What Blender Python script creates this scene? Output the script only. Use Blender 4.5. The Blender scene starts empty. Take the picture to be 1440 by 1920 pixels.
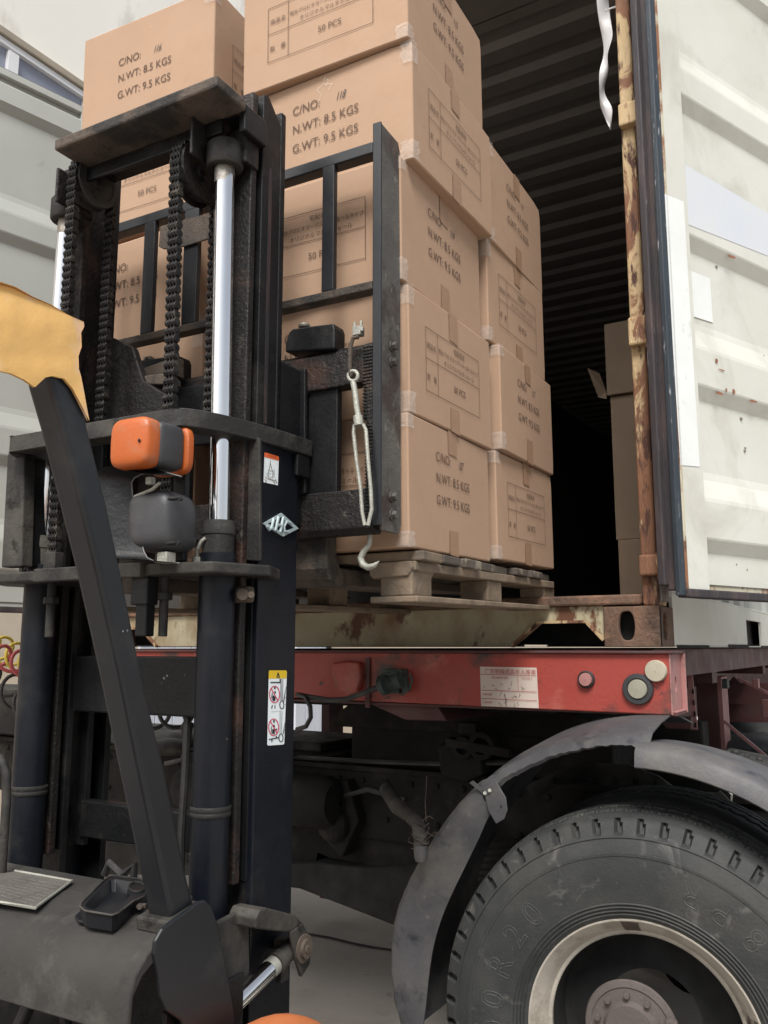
import bpy, bmesh, math, random
from mathutils import Vector as V, Matrix, noise
R = math.radians
random.seed(7)
sc = bpy.context.scene
# ------------------------------------------------------------------ camera
CAM = V((0, 0, 1.44)); FOC = 1620.0; YAW = R(30.86); PIT = R(8.88)
fh = V((-math.sin(YAW), math.cos(YAW), 0)); CR = V((math.cos(YAW), math.sin(YAW), 0))
CF = fh*math.cos(PIT)+V((0, 0, math.sin(PIT))); CU = CR.cross(CF)
cd = bpy.data.cameras.new('camera'); cam = bpy.data.objects.new('camera', cd); sc.collection.objects.link(cam)
cd.sensor_fit = 'VERTICAL'; cd.sensor_height = 32.0; cd.lens = 32.0*FOC/1920
cd.clip_start = .05; cd.clip_end = 400
cam.matrix_world = Matrix.Translation(CAM) @ Matrix((CR, CU, -CF)).transposed().to_4x4()
sc.camera = cam
# ------------------------------------------------------------------ light
SUN_AZ, SUN_EL = R(28), R(52)      # direction the light comes from: azimuth from -Y towards +X, elevation
w = bpy.data.worlds.new('World'); sc.world = w; w.use_nodes = True
nt = w.node_tree; bg = nt.nodes['Background']; sky = nt.nodes.new('ShaderNodeTexSky')
sky.sky_type = 'NISHITA'; sky.sun_disc = False; sky.sun_elevation = SUN_EL; sky.sun_rotation = R(180)+SUN_AZ
sky.dust_density = 4; sky.air_density = 1.2; sky.ozone_density = 1
hs = nt.nodes.new('ShaderNodeHueSaturation'); hs.inputs['Saturation'].default_value = .35
nt.links.new(sky.outputs[0], hs.inputs['Color']); nt.links.new(hs.outputs[0], bg.inputs[0]); bg.inputs[1].default_value = .10
sd = bpy.data.lights.new('sun', 'SUN'); so = bpy.data.objects.new('sun', sd); sc.collection.objects.link(so)
sd.energy = 2.3; sd.angle = R(22); sd.color = (1, .97, .93)
ldir = V((-math.sin(SUN_AZ)*math.cos(SUN_EL), math.cos(SUN_AZ)*math.cos(SUN_EL), -math.sin(SUN_EL)))
so.rotation_euler = ldir.to_track_quat('-Z', 'Y').to_euler(); so.location = (0, -3, 8)
sc.view_settings.view_transform = 'Standard'; sc.view_settings.look = 'None'; sc.view_settings.gamma = 1
sc.view_settings.exposure = 0.9
# ------------------------------------------------------------------ helpers
def ray(x, y): return CF+CR*((x-720)/FOC)-CU*((y-960)/FOC)
def AX(x, y, X): d = ray(x, y); return CAM+d*((X-CAM.x)/d.x)
def AY(x, y, Y): d = ray(x, y); return CAM+d*((Y-CAM.y)/d.y)
def AZ(x, y, Z): d = ray(x, y); return CAM+d*((Z-CAM.z)/d.z)
def AP(x, y, P, n): d = ray(x, y); return CAM+d*((V(P)-CAM).dot(n)/d.dot(n))

def thing(name, label, cat, loc=(0, 0, 0), group=None, kind=None):
    o = bpy.data.objects.new(name, None); sc.collection.objects.link(o); o.location = loc; o.empty_display_size = .1
    o['label'] = label; o['category'] = cat
    if group: o['group'] = group
    if kind: o['kind'] = kind
    return o
def tag(o, label, cat, group=None, kind=None):
    o['label'] = label; o['category'] = cat
    if group: o['group'] = group
    if kind: o['kind'] = kind
    return o
def worg(p):
    v = V((0, 0, 0))
    while p: v = v+p.location; p = p.parent
    return v
SPLIT = set('''spring_hanger lower_tie_plate seam_tape tape_edge cutout_rim rivet bolt under_frame main_beam side_beam cross_beam brace frame_rail screw slot
shutter_post bolster_flange leaf_spring catwalk rear_deck bundled_cover mast_foot tie_gusset hose hydraulic_hose brake_line floor_panel guard_beam rust_pit rust_spot worn_paper_label
inner_lining side_rail gasket bracket plate_hanger hole roller_shutter rail_scar frame'''.split())
class MB:
    def __init__(s): s.v = []; s.f = []
    def add(s, vs, fs):
        n = len(s.v); s.v += [V(a) for a in vs]; s.f += [tuple(i+n for i in f) for f in fs]; return s
    def box(s, x0, x1, y0, y1, z0, z1):
        return s.add([(x, y, z) for z in (z0, z1) for y in (y0, y1) for x in (x0, x1)],
                     [(0, 2, 3, 1), (4, 5, 7, 6), (0, 1, 5, 4), (2, 6, 7, 3), (0, 4, 6, 2), (1, 3, 7, 5)])
    def obox(s, c, ax, ay, az):     # half-axis vectors
        c, ax, ay, az = V(c), V(ax), V(ay), V(az)
        return s.add([c+ax*i+ay*j+az*k for k in (-1, 1) for j in (-1, 1) for i in (-1, 1)],
                     [(0, 2, 3, 1), (4, 5, 7, 6), (0, 1, 5, 4), (2, 6, 7, 3), (0, 4, 6, 2), (1, 3, 7, 5)])
    def beam(s, a, b, w, h, up=(0, 0, 1)):
        a, b = V(a), V(b); d = (b-a); u = V(up); sx = d.cross(u).normalized(); uu = sx.cross(d).normalized()
        return s.obox((a+b)/2, d/2, sx*w/2, uu*h/2)
    def prism(s, pts, vec):
        n = len(pts); vec = V(vec); pts = [V(p) for p in pts]
        return s.add(pts+[p+vec for p in pts], [tuple(range(n))[::-1], tuple(range(n, 2*n))]+[(i, (i+1) % n, n+(i+1) % n, n+i) for i in range(n)])
    def holed(s, outer, inner, vec):    # same count, ring plate
        n = len(outer); vec = V(vec); o = [V(p) for p in outer]; q = [V(p) for p in inner]
        fs = []
        for i in range(n):
            j = (i+1) % n
            fs += [(i, n+i, n+j, j), (2*n+i, 2*n+j, 3*n+j, 3*n+i), (i, j, 2*n+j, 2*n+i), (n+i, 3*n+i, 3*n+j, n+j)]
        return s.add(o+q+[p+vec for p in o]+[p+vec for p in q], fs)
    def tube(s, path, r, n=10, closed=False, rs=None):
        P = [V(p) for p in path]; m = len(P); up = None; vs = []; fs = []
        for i, p in enumerate(P):
            if closed: t = P[(i+1) % m]-P[i-1]
            else: t = P[min(i+1, m-1)]-P[max(i-1, 0)]
            t.normalize()
            if up is None: up = V((0, 0, 1)) if abs(t.z) < .9 else V((1, 0, 0))
            a = t.cross(up).normalized(); up = a.cross(t).normalized(); rr = rs[i] if rs else r
            for k in range(n):
                an = 2*math.pi*k/n; vs.append(p+a*math.cos(an)*rr+up*math.sin(an)*rr)
        for i in range(m if closed else m-1):
            j = (i+1) % m
            for k in range(n): fs.append((i*n+k, i*n+(k+1) % n, j*n+(k+1) % n, j*n+k))
        if not closed: fs += [tuple(range(n))[::-1], tuple(range((m-1)*n, m*n))]
        return s.add(vs, fs)
    def cyl(s, a, b, r, r2=None, n=20): return s.tube([a, b], r, n, rs=[r, r if r2 is None else r2])
    def lathe(s, c, axis, prof, n=48, closed=False, fn=None):
        c = V(c); ax = V(axis).normalized(); u = V((0, 0, 1)) if abs(ax.z) < .9 else V((1, 0, 0)); a = ax.cross(u).normalized(); b = ax.cross(a)
        vs = []; fs = []; m = len(prof)
        for k in range(n):
            an = 2*math.pi*k/n
            for i, (h, r) in enumerate(prof):
                if fn: r = fn(an, i, h, r)
                vs.append(c+ax*h+(a*math.cos(an)+b*math.sin(an))*r)
        for k in range(n):
            l = (k+1) % n
            for i in range(m if closed else m-1):
                j = (i+1) % m; fs.append((k*m+i, k*m+j, l*m+j, l*m+i))
        return s.add(vs, fs)
    def ball(s, c, rx, ry, rz, n=16, m=10):
        c = V(c); vs = []; fs = []
        for j in range(m+1):
            ph = -math.pi/2+math.pi*j/m
            for k in range(n):
                an = 2*math.pi*k/n; vs.append(c+V((rx*math.cos(ph)*math.cos(an), ry*math.cos(ph)*math.sin(an), rz*math.sin(ph))))
        for j in range(m):
            for k in range(n): fs.append((j*n+k, j*n+(k+1) % n, (j+1)*n+(k+1) % n, (j+1)*n+k))
        return s.add(vs, fs)
    def sheet(s, grid, th=0, nrm=None):   # grid rows of points; optional thickness
        m, n = len(grid), len(grid[0]); vs = [V(p) for r in grid for p in r]
        fs = [(i*n+j, i*n+j+1, (i+1)*n+j+1, (i+1)*n+j) for i in range(m-1) for j in range(n-1)]
        if th:
            off = V(nrm)*th; k = len(vs); vs2 = vs+[p+off for p in vs]
            fs2 = fs+[tuple(k+i for i in f)[::-1] for f in fs]
            edge = [i for i in range(n)]+[i*n+n-1 for i in range(1, m)]+[(m-1)*n+j for j in range(n-2, -1, -1)]+[i*n for i in range(m-2, 0, -1)]
            for a, b in zip(edge, edge[1:]+edge[:1]): fs2.append((b, a, a+k, b+k))
            return s.add(vs2, fs2)
        return s.add(vs, fs)
    def pieces(s):
        key = {}; rep_ = []
        for v in s.v:
            k = (round(v.x, 5), round(v.y, 5), round(v.z, 5)); rep_.append(key.setdefault(k, len(key)))
        par = list(range(len(key)))
        def fd(a):
            while par[a] != a: par[a] = par[par[a]]; a = par[a]
            return a
        for f in s.f:
            r0 = fd(rep_[f[0]])
            for i in f[1:]: par[fd(rep_[i])] = r0
        out = {}
        for f in s.f: out.setdefault(fd(rep_[f[0]]), []).append(f)
        res = []
        for fs in out.values():
            b = MB(); mp = {}
            for f in fs:
                for i in f:
                    if i not in mp: mp[i] = len(b.v); b.v.append(s.v[i])
                b.f.append(tuple(mp[i] for i in f))
            res.append(b)
        return res
    def build(s, name, m, parent=None, bevel=0, smooth=False, seg=2, label=None, local=False):
        if name in SPLIT and parent:
            ps = s.pieces()
            if 1 < len(ps) <= 90:
                for p in ps: o = p.build_one(name, m, parent, bevel, smooth, seg, label, local)
                return o
        return s.build_one(name, m, parent, bevel, smooth, seg, label, local)
    def build_one(s, name, m, parent=None, bevel=0, smooth=False, seg=2, label=None, local=False):
        me = bpy.data.meshes.new(name); org = V((0, 0, 0)) if local else worg(parent)
        me.from_pydata([tuple(a-org) for a in s.v], [], s.f); me.materials.append(m)
        bm = bmesh.new(); bm.from_mesh(me)
        bmesh.ops.remove_doubles(bm, verts=bm.verts, dist=1e-5)
        bmesh.ops.recalc_face_normals(bm, faces=bm.faces); bm.to_mesh(me); bm.free()
        if smooth: me.polygons.foreach_set('use_smooth', [True]*len(me.polygons)); me.update()
        o = bpy.data.objects.new(name, me); sc.collection.objects.link(o)
        if parent: o.parent = parent
        if label: o['label'] = label
        if smooth and smooth != 'all':
            try: me.set_sharp_from_angle(angle=R(38))
            except Exception: pass
        if bevel:
            b = o.modifiers.new('bevel', 'BEVEL'); b.width = bevel; b.segments = seg; b.limit_method = 'ANGLE'; b.angle_limit = R(35); b.harden_normals = False
        return o
def part(name, m, parent, fn, **k):
    b = MB(); fn(b); return b.build(name, m, parent, **k)
def text_mb(s, size, org, xa, ya, align='LEFT', shear=0, depth=.0006, offset=0, sx=1.0):
    """flat lettering as mesh: baseline origin org, x axis xa, y axis ya"""
    c = bpy.data.curves.new('t', 'FONT'); c.body = s; c.size = size; c.align_x = align; c.shear = shear; c.offset = offset; c.resolution_u = 3
    o = bpy.data.objects.new('t', c); sc.collection.objects.link(o)
    dg = bpy.context.evaluated_depsgraph_get(); dg.update(); me = bpy.data.meshes.new_from_object(o.evaluated_get(dg))
    b = MB(); org, xa, ya = V(org), V(xa).normalized(), V(ya).normalized()
    b.add([org+xa*v.co.x*sx+ya*v.co.y for v in me.vertices], [tuple(p.vertices) for p in me.polygons])
    bpy.data.objects.remove(o); bpy.data.curves.remove(c); bpy.data.meshes.remove(me)
    return b
def merge(bs):
    b = MB()
    for a in bs: b.add(a.v, a.f)
    return b
def stroke(b, pts, org, xa, ya, wd):  # flat handwritten/drawn stroke as thin quads
    org, xa, ya = V(org), V(xa).normalized(), V(ya).normalized()
    for (x0, y0), (x1, y1) in zip(pts, pts[1:]):
        dx, dy = x1-x0, y1-y0; l = math.hypot(dx, dy) or 1; nx, ny = -dy/l*wd/2, dx/l*wd/2; ex, ey = dx/l*wd*.4, dy/l*wd*.4
        q = [(x0+nx-ex, y0+ny-ey), (x0-nx-ex, y0-ny-ey), (x1-nx+ex, y1-ny+ey), (x1+nx+ex, y1+ny+ey)]
        b.add([org+xa*a+ya*c for a, c in q], [(0, 1, 2, 3)])
def rect(b, x0, y0, x1, y1, org, xa, ya):
    org, xa, ya = V(org), V(xa).normalized(), V(ya).normalized()
    b.add([org+xa*a+ya*c for a, c in ((x0, y0), (x1, y0), (x1, y1), (x0, y1))], [(0, 1, 2, 3)])
# ------------------------------------------------------------------ materials
def mat(name, c1, c2=None, scale=6, rough=.6, metal=0, bump=0, bscale=60, patches=(), rvar=.15, coat=0, spec=.5, alpha=1, trans=0, stretch=(1, 1, 1), specks=None):
    m = bpy.data.materials.new(name); m.use_nodes = True; nt = m.node_tree; N = nt.nodes; L = nt.links; p = N['Principled BSDF']
    tc = N.new('ShaderNodeTexCoord'); mp = N.new('ShaderNodeMapping'); mp.inputs['Scale'].default_value = stretch; L.new(tc.outputs['Object'], mp.inputs[0])
    def nz(sc_, det=6, ro=.6, dist=0):
        n = N.new('ShaderNodeTexNoise'); n.inputs['Scale'].default_value = sc_; n.inputs['Detail'].default_value = det; n.inputs['Roughness'].default_value = ro; n.inputs['Distortion'].default_value = dist
        L.new(mp.outputs[0], n.inputs['Vector']); return n
    def mix(fac, a, b):
        x = N.new('ShaderNodeMix'); x.data_type = 'RGBA'; L.new(fac, x.inputs[0])
        for i, q in ((6, a), (7, b)):
            if isinstance(q, tuple): x.inputs[i].default_value = (*q, 1)
            else: L.new(q, x.inputs[i])
        return x.outputs[2]
    def ramp(src, lo, hi):
        r = N.new('ShaderNodeMapRange'); r.inputs['From Min'].default_value = lo; r.inputs['From Max'].default_value = hi; L.new(src, r.inputs[0]); return r.outputs[0]
    if c2 is None: c2 = tuple(a*.72 for a in c1)
    n1 = nz(scale); col = mix(ramp(n1.outputs[0], .3, .7), c2, c1)
    rsrc = None
    for (pc, psc, lo, hi, *rest) in patches:
        n = nz(psc, 9, .65, rest[0] if rest else 0); f = ramp(n.outputs[0], lo, hi); col = mix(f, col, pc)
        rsrc = f
    if specks:
        scol, ssc, th = specks; vo = N.new('ShaderNodeTexVoronoi'); vo.inputs['Scale'].default_value = ssc; L.new(mp.outputs[0], vo.inputs['Vector'])
        n = nz(ssc*.25, 2); ad = N.new('ShaderNodeMath'); ad.operation = 'ADD'; L.new(vo.outputs['Distance'], ad.inputs[0]); L.new(n.outputs[0], ad.inputs[1])
        col = mix(ramp(ad.outputs[0], th+.03, th-.03), col, scol)
    L.new(col, p.inputs['Base Color'])
    rr = N.new('ShaderNodeMapRange'); rr.inputs['To Min'].default_value = max(0, rough-rvar); rr.inputs['To Max'].default_value = min(1, rough+rvar)
    n3 = nz(scale*2.7, 5); L.new(n3.outputs[0], rr.inputs[0]); rr.inputs['From Min'].default_value = .3; rr.inputs['From Max'].default_value = .7
    L.new(rr.outputs[0], p.inputs['Roughness'])
    p.inputs['Metallic'].default_value = metal; p.inputs['Specular IOR Level'].default_value = spec
    p.inputs['Coat Weight'].default_value = coat; p.inputs['Alpha'].default_value = alpha; p.inputs['Transmission Weight'].default_value = trans
    if bump:
        b = N.new('ShaderNodeBump'); b.inputs['Strength'].default_value = bump; b.inputs['Distance'].default_value = .004; n = nz(bscale, 8, .6); h = n.outputs[0]
        if rsrc is not None:
            ad = N.new('ShaderNodeMath'); ad.operation = 'MULTIPLY_ADD'; L.new(rsrc, ad.inputs[0]); ad.inputs[1].default_value = .5; L.new(h, ad.inputs[2]); h = ad.outputs[0]
        L.new(h, b.inputs['Height']); L.new(b.outputs[0], p.inputs['Normal'])
    return m
DUST = (.09, .083, .072); RUST = (.11, .045, .022)
M = dict(
 blk=mat('black_painted_steel', (.009, .0095, .011), (.005, .0055, .006), 5, .45, 0, .35, 90, [((.035, .032, .028), 9, .56, .8)], .14, spec=.3, specks=((.2, .2, .2), 60, .40)),
 navy=mat('navy_black_painted_steel', (.005, .007, .012), (.0035, .005, .008), 4, .4, 0, .2, 90, [((.022, .022, .022), 9, .56, .8)], .12, spec=.32, specks=((.3, .3, .3), 45, .40)),
 grease=mat('greasy_rusty_steel', (.014, .012, .011), (.007, .0065, .006), 9, .5, 0, .9, 110, [((.055, .028, .02), 6, .52, .66), ((.06, .052, .042), 16, .6, .74)], .2, spec=.35),
 dusty=mat('dusty_black_steel', (.030, .029, .027), (.015, .015, .0145), 5, .65, 0, .5, 100, [((.085, .078, .066), 5, .46, .74), ((.012, .011, .01), 13, .6, .68)], .15, spec=.3, specks=((.22, .21, .2), 40, .33)),
 pillar=mat('satin_black_pillar_paint', (.013, .0145, .0175), (.009, .010, .012), 3, .38, 0, .08, 200, [((.038, .038, .037), 8, .55, .85)], .08, spec=.4, specks=((.35, .35, .35), 55, .35)),
 barrust=mat('brown_rusty_bar', (.10, .075, .055), (.05, .038, .03), 8, .8, 0, .7, 150, [((.02, .018, .016), 6, .5, .6)], .1),
 chain=mat('greased_chain', (.017, .016, .015), (.008, .008, .008), 20, .5, .3, .4, 150, [((.09, .08, .065), 25, .55, .7)], .15),
 chrome=mat('chromed_rod', (.82, .82, .83), (.74, .74, .75), 3, .12, 1, 0, 60, (), .03),
 steel=mat('bare_steel', (.42, .40, .36), (.25, .23, .2), 20, .45, .8, .3, 200, [((.2, .14, .09), 14, .5, .7)], .15),
 galv=mat('galvanised_steel', (.42, .42, .37), (.28, .28, .24), 30, .55, .35, .5, 240, [((.15, .12, .09), 18, .55, .75)], .12),
 post=mat('worn_grey_steel', (.13, .12, .105), (.06, .057, .053), 7, .6, .25, .5, 120, [((.05, .035, .028), 9, .5, .62), ((.25, .24, .2), 16, .6, .72)], .15),
 galvd=mat('dull_bare_edge', (.14, .14, .135), (.09, .09, .088), 20, .5, .3, .2),
 dustcowl=mat('thick_dust_on_black_steel', (.052, .049, .045), (.028, .027, .025), 4, .8, 0, .4, 90, [((.10, .094, .084), 6, .5, .72), ((.025, .024, .022), 11, .6, .7)], .1, spec=.25, specks=((.22, .21, .2), 40, .33)),
 logo=mat('silver_badge_paint', (.42, .5, .52), (.33, .41, .43), 14, .5, .1, .1),
 orange=mat('orange_lens_plastic', (.48, .11, .018), (.38, .078, .012), 5, .42, 0, .15, 120, [((.34, .17, .10), 13, .52, .72)], .1, spec=.5),
 orangep=mat('orange_machine_paint', (.55, .18, .065), (.47, .14, .05), 5, .4, 0, .1, 90, (), .1),
 lampgrey=mat('dusty_grey_plastic', (.045, .046, .05), (.03, .031, .034), 5, .5, 0, .15, 120, [((.10, .092, .08), 6, .5, .75)], .1),
 cloth=mat('yellow_leather', (.78, .48, .17), (.73, .43, .14), 6, .55, 0, .2, 90, [((.68, .48, .34), 9, .52, .66), ((.5, .33, .12), 26, .66, .74)], .1),
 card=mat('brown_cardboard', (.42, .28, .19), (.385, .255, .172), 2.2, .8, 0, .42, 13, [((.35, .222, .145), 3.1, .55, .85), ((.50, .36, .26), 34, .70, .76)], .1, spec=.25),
 cardD=mat('dimmed_brown_cardboard', (.26, .19, .135), (.2, .15, .105), 3, .85, 0, .2, 120, (), .08, spec=.2),  # carton brown darkened so the colour carries the dim container interior
 ink=mat('printing_ink', (.12, .07, .045), (.09, .055, .038), 20, .8, 0, 0),
 pen=mat('marker_ink', (.02, .02, .03), None, 20, .6),
 wood=mat('weathered_pallet_wood', (.27, .205, .14), (.14, .105, .072), 9, .8, 0, .5, 90, [((.11, .09, .07), 8, .5, .64)], .1, stretch=(1, 1, 1)),
 wooddark=mat('grey_pallet_wood', (.11, .092, .073), (.06, .05, .04), 9, .85, 0, .5, 90, [((.28, .24, .18), 12, .55, .66)], .1),
 cream=mat('cream_container_paint', (.44, .40, .27), (.36, .31, .20), 4, .55, 0, .4, 60, [((.20, .125, .06), 5, .47, .68), (RUST, 9, .55, .61), ((.5, .47, .36), 22, .66, .7)], .12, stretch=(1, 1, .55)),
 rusty=mat('rusted_casting', (.17, .105, .07), (.09, .052, .035), 10, .85, 0, .9, 90, [((.24, .13, .08), 14, .5, .62), ((.045, .03, .024), 7, .55, .66)], .1),
 rustcream=mat('rusted_cream_post', (.24, .115, .06), (.15, .068, .038), 9, .8, 0, 1, 90, [((.46, .34, .19), 8, .50, .54, .8), ((.07, .03, .02), 15, .54, .60), ((.42, .22, .09), 24, .62, .68)], .12, stretch=(1.8, 1.8, .45)),
 white=mat('pale_container_door_paint', (.66, .66, .60), (.59, .59, .52), 2.5, .5, 0, .25, 18, [((.46, .45, .38), 3.2, .52, .80, .8), ((.46, .43, .34), 30, .68, .74), ((.36, .34, .28), 13, .72, .75), ((.22, .09, .045), 11, .745, .76)], .1),
 edge=mat('rust_bitten_door_edge', (.58, .55, .42), (.5, .45, .33), 6, .6, 0, .5, 80, [((.26, .12, .06), 9, .49, .58), ((.1, .05, .03), 20, .6, .66)], .1, stretch=(1, 1, .6)),
 grey=mat('shaded_container_paint', (.47, .485, .45), (.41, .425, .39), 2, .5, 0, .12, 30, [((.28, .27, .23), 6, .62, .8)], .1),  # darker copy of the container paint; left leaf's shade put into the colour
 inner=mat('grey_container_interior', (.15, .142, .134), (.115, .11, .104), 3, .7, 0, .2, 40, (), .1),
 floorw=mat('worn_container_floor', (.10, .06, .04), (.06, .04, .03), 6, .8, 0, .3, 60),
 gask=mat('weathered_rubber_gasket', (.045, .036, .038), (.028, .025, .03), 8, .65, 0, .5, 110, [((.085, .06, .055), 8, .5, .68), ((.22, .21, .22), 30, .64, .7)], .15, stretch=(2, 2, .3)),
 gaskb=mat('blue_grey_rubber_lip', (.035, .05, .065), (.02, .028, .036), 8, .55, 0, .4, 110, [((.32, .33, .35), 34, .6, .68)], .15, stretch=(2, 2, .35)),
 strip=mat('splintered_grey_strip', (.38, .34, .33), (.17, .14, .13), 30, .85, 0, 1, 90, [((.10, .07, .05), 22, .5, .6)], .1, stretch=(3, 3, .12)),
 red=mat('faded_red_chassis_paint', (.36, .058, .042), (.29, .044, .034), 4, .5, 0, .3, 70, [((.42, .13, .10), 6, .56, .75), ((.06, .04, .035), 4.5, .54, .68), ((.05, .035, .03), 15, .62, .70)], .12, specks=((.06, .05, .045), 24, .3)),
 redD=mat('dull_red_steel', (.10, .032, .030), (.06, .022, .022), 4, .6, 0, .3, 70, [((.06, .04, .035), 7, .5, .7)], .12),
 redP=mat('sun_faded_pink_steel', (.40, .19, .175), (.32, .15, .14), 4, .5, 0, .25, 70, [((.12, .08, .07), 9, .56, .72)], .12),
 under=mat('dirty_chassis_steel', (.022, .020, .018), (.012, .0115, .0105), 6, .85, 0, .6, 80, [((.045, .041, .034), 6, .52, .78)], .08, spec=.2),
 fender=mat('dusty_plastic_mudguard', (.085, .084, .088), (.05, .05, .054), 4, .62, 0, .3, 90, [((.12, .113, .10), 5, .48, .72), ((.022, .024, .034), 9, .56, .68), ((.16, .155, .145), 40, .66, .72)], .12),
 tyre=mat('dusty_tyre_rubber', (.040, .042, .041), (.026, .028, .028), 5, .7, 0, .35, 140, [((.070, .068, .060), 3.5, .45, .75), ((.12, .115, .104), 9, .58, .72, 1.5)], .1, spec=.35),
 rim=mat('pale_rim_paint', (.46, .42, .36), (.36, .33, .28), 4, .55, 0, .3, 60, [((.25, .22, .18), 9, .5, .66), ((.07, .055, .045), 7, .62, .66)], .1),
 hub=mat('dusty_mauve_hub', (.125, .105, .097), (.095, .08, .074), 7, .85, 0, .5, 120, (), .05, spec=.2),
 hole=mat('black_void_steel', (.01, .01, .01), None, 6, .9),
 conc=mat('dusty_concrete_ground', (.36, .33, .295), (.29, .265, .24), .8, .85, 0, .4, 30, [((.22, .20, .175), 1.3, .46, .70), ((.15, .135, .12), 7, .60, .72)], .08),
 wallw=mat('pale_plastered_wall', (.88, .86, .80), (.84, .81, .74), .6, .85, 0, .2, 20, [((.48, .44, .38), 1.1, .55, .75)], .06, stretch=(1, 1, .5)),
 band=mat('brown_window_band', (.42, .36, .28), None, 3, .8),
 wframe=mat('white_window_frame', (.8, .8, .8), (.75, .75, .76), 4, .4),
 glass=mat('blue_grey_window_film', (.30, .32, .40), (.26, .28, .35), 2, .25, 0, 0, 60, (), .05),
 bluew=mat('pale_blue_shutter', (.62, .66, .74), (.56, .6, .68), 2, .5),
 beige=mat('beige_wall_tiles', (.62, .53, .42), (.55, .47, .37), 3, .7),
 yellowh=mat('yellow_air_hose', (.72, .55, .08), None, 6, .4),
 redh=mat('red_air_hose', (.50, .09, .09), None, 6, .4),
 blackh=mat('black_rubber_hose', (.03, .03, .03), None, 6, .5, 0, .2, 90, [((.08, .075, .07), 9, .5, .8)]),
 green=mat('grey_green_socket', (.06, .085, .075), (.035, .05, .045), 9, .6, 0, .3, 90, [((.02, .02, .02), 12, .5, .62)]),
 paper=mat('soiled_paper_label', (.62, .52, .45), (.54, .45, .39), 6, .8, 0, 0, 60, [((.42, .34, .29), 7, .55, .8)]),
 redink=mat('red_ink', (.45, .07, .07), None, 20, .8),
 dataplate=mat('worn_data_plate', (.15, .14, .125), (.11, .10, .092), 8, .5, .2, .2),
 engr=mat('faint_engraving', (.22, .21, .19), None, 20, .5),
 oldpaper=mat('bleached_label', (.80, .82, .80), (.74, .76, .74), 7, .6, 0, .15, 60, [((.66, .66, .60), 16, .60, .68)], .1),
 wpaper=mat('white_sticker', (.80, .86, .88), (.75, .82, .84), 9, .5),
 ylw=mat('yellow_sticker_ink', (.85, .58, .02), None, 9, .5),
 ored=mat('orange_red_sticker_ink', (.80, .15, .04), None, 9, .5),
 cream2=mat('grimy_cream_plastic', (.46, .42, .32), (.36, .33, .25), 9, .6, 0, .2, 90, [((.2, .18, .14), 9, .5, .75)]),
 pvc=mat('white_torn_plastic', (.8, .8, .8), (.72, .72, .73), 5, .45, 0, .1, 40),
 tape=mat('clear_packing_tape', (.86, .78, .68), None, 9, .12, 0, .5, 45, (), .05, alpha=.22),
 tapew=mat('wrinkled_shiny_tape', (.9, .86, .8), None, 12, .18, 0, .9, 60, (), .1, alpha=.2),
 tapeb=mat('brown_packing_tape', (.35, .215, .135), (.32, .195, .12), 9, .45, 0, .25, 60, (), .08, spec=.6),
 amber=mat('dusty_reflector', (.35, .34, .27), (.27, .26, .2), 12, .5, 0, .2, 90),
)
# ------------------------------------------------------------------ ground
g = MB(); g.box(-60, 60, -30, 90, -.2, 0); tag(g.build('ground', M['conc']), 'pale dusty concrete yard under the truck and forklift', 'ground', kind='structure')
crk = MB(); pp = [AZ(x, y, .004) for x, y in ((560, 1748), (620, 1758), (660, 1768), (705, 1777), (760, 1784))]
pp = [V((p.x+random.uniform(-.02, .02), p.y, .004)) for p in pp]
for a, b in zip(pp, pp[1:]): d = (b-a).cross(V((0, 0, 1))).normalized()*.012; crk.add([a-d, b-d, b+d, a+d], [(0, 1, 2, 3)])
tag(crk.build('ground_joint', M['under']), 'dark joint line across the concrete yard', 'ground joint', kind='structure')

exec_parts = []
# ------------------------------------------------------------------ building behind
BX = -6.5
bld = thing('building', 'pale stained building with a grey window band behind the left container door', 'building', (BX, 8, 0))
part('wall', M['wallw'], bld, lambda b: b.box(BX-.3, BX, -4, 14.5, 1.9, 10))
part('lower_wall', M['beige'], bld, lambda b: b.box(BX-.29, BX+.02, -4, 30, 0, 1.9))
zt = AX(0, 61, BX).z; zb = AX(0, 80, BX).z; zg0 = AX(0, 128, BX).z
part('ledge', M['band'], bld, lambda b: b.box(BX, BX+.10, -3, 5.6, zb+.02, zt), bevel=.01)
wn = part('window', M['glass'], bld, lambda b: b.box(BX+.001, BX+.03, -3, 5.2, zg0-.9, zb-.04))
def wf(b):
    b.box(BX+.03, BX+.075, -3, 5.3, zb-.045, zb+.012); b.box(BX+.03, BX+.075, -3, 5.3, zg0-1.0, zg0-.9)
    for px in (13, 159):
        y = AX(px, 150, BX).y; b.box(BX+.032, BX+.08, y-.05, y+.05, zg0-.9, zb-.07)
part('frame', M['wframe'], wn, wf)
def shut(b):
    for a, c in ((250, 380), (548, 607)):
        y0, y1 = AX(a, 1360, BX).y, AX(c, 1360, BX).y; n = int((y1-y0)/.25)+1
        for i in range(n): yy = y0+(y1-y0)*i/n; b.box(BX+.02, BX+.05, yy, yy+(y1-y0)/n-.02, 0, 1.88)
part('roller_shutter', M['bluew'], bld, shut)
part('shutter_post', M['under'], bld, lambda b: [b.box(BX+.02, BX+.1, AX(p, 1360, BX).y, AX(p+4, 1360, BX).y, 0, 1.9) for p in (604, 376)])
far = thing('far_building', 'pale blue clad building glimpsed in the gap between the top two cartons', 'building', (-16, 26, 0))
part('wall', M['bluew'], far, lambda b: [b.box(-24+.5*i, -24+.5*i+.46, 26, 26.3, 0, 24) for i in range(34)])
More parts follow.
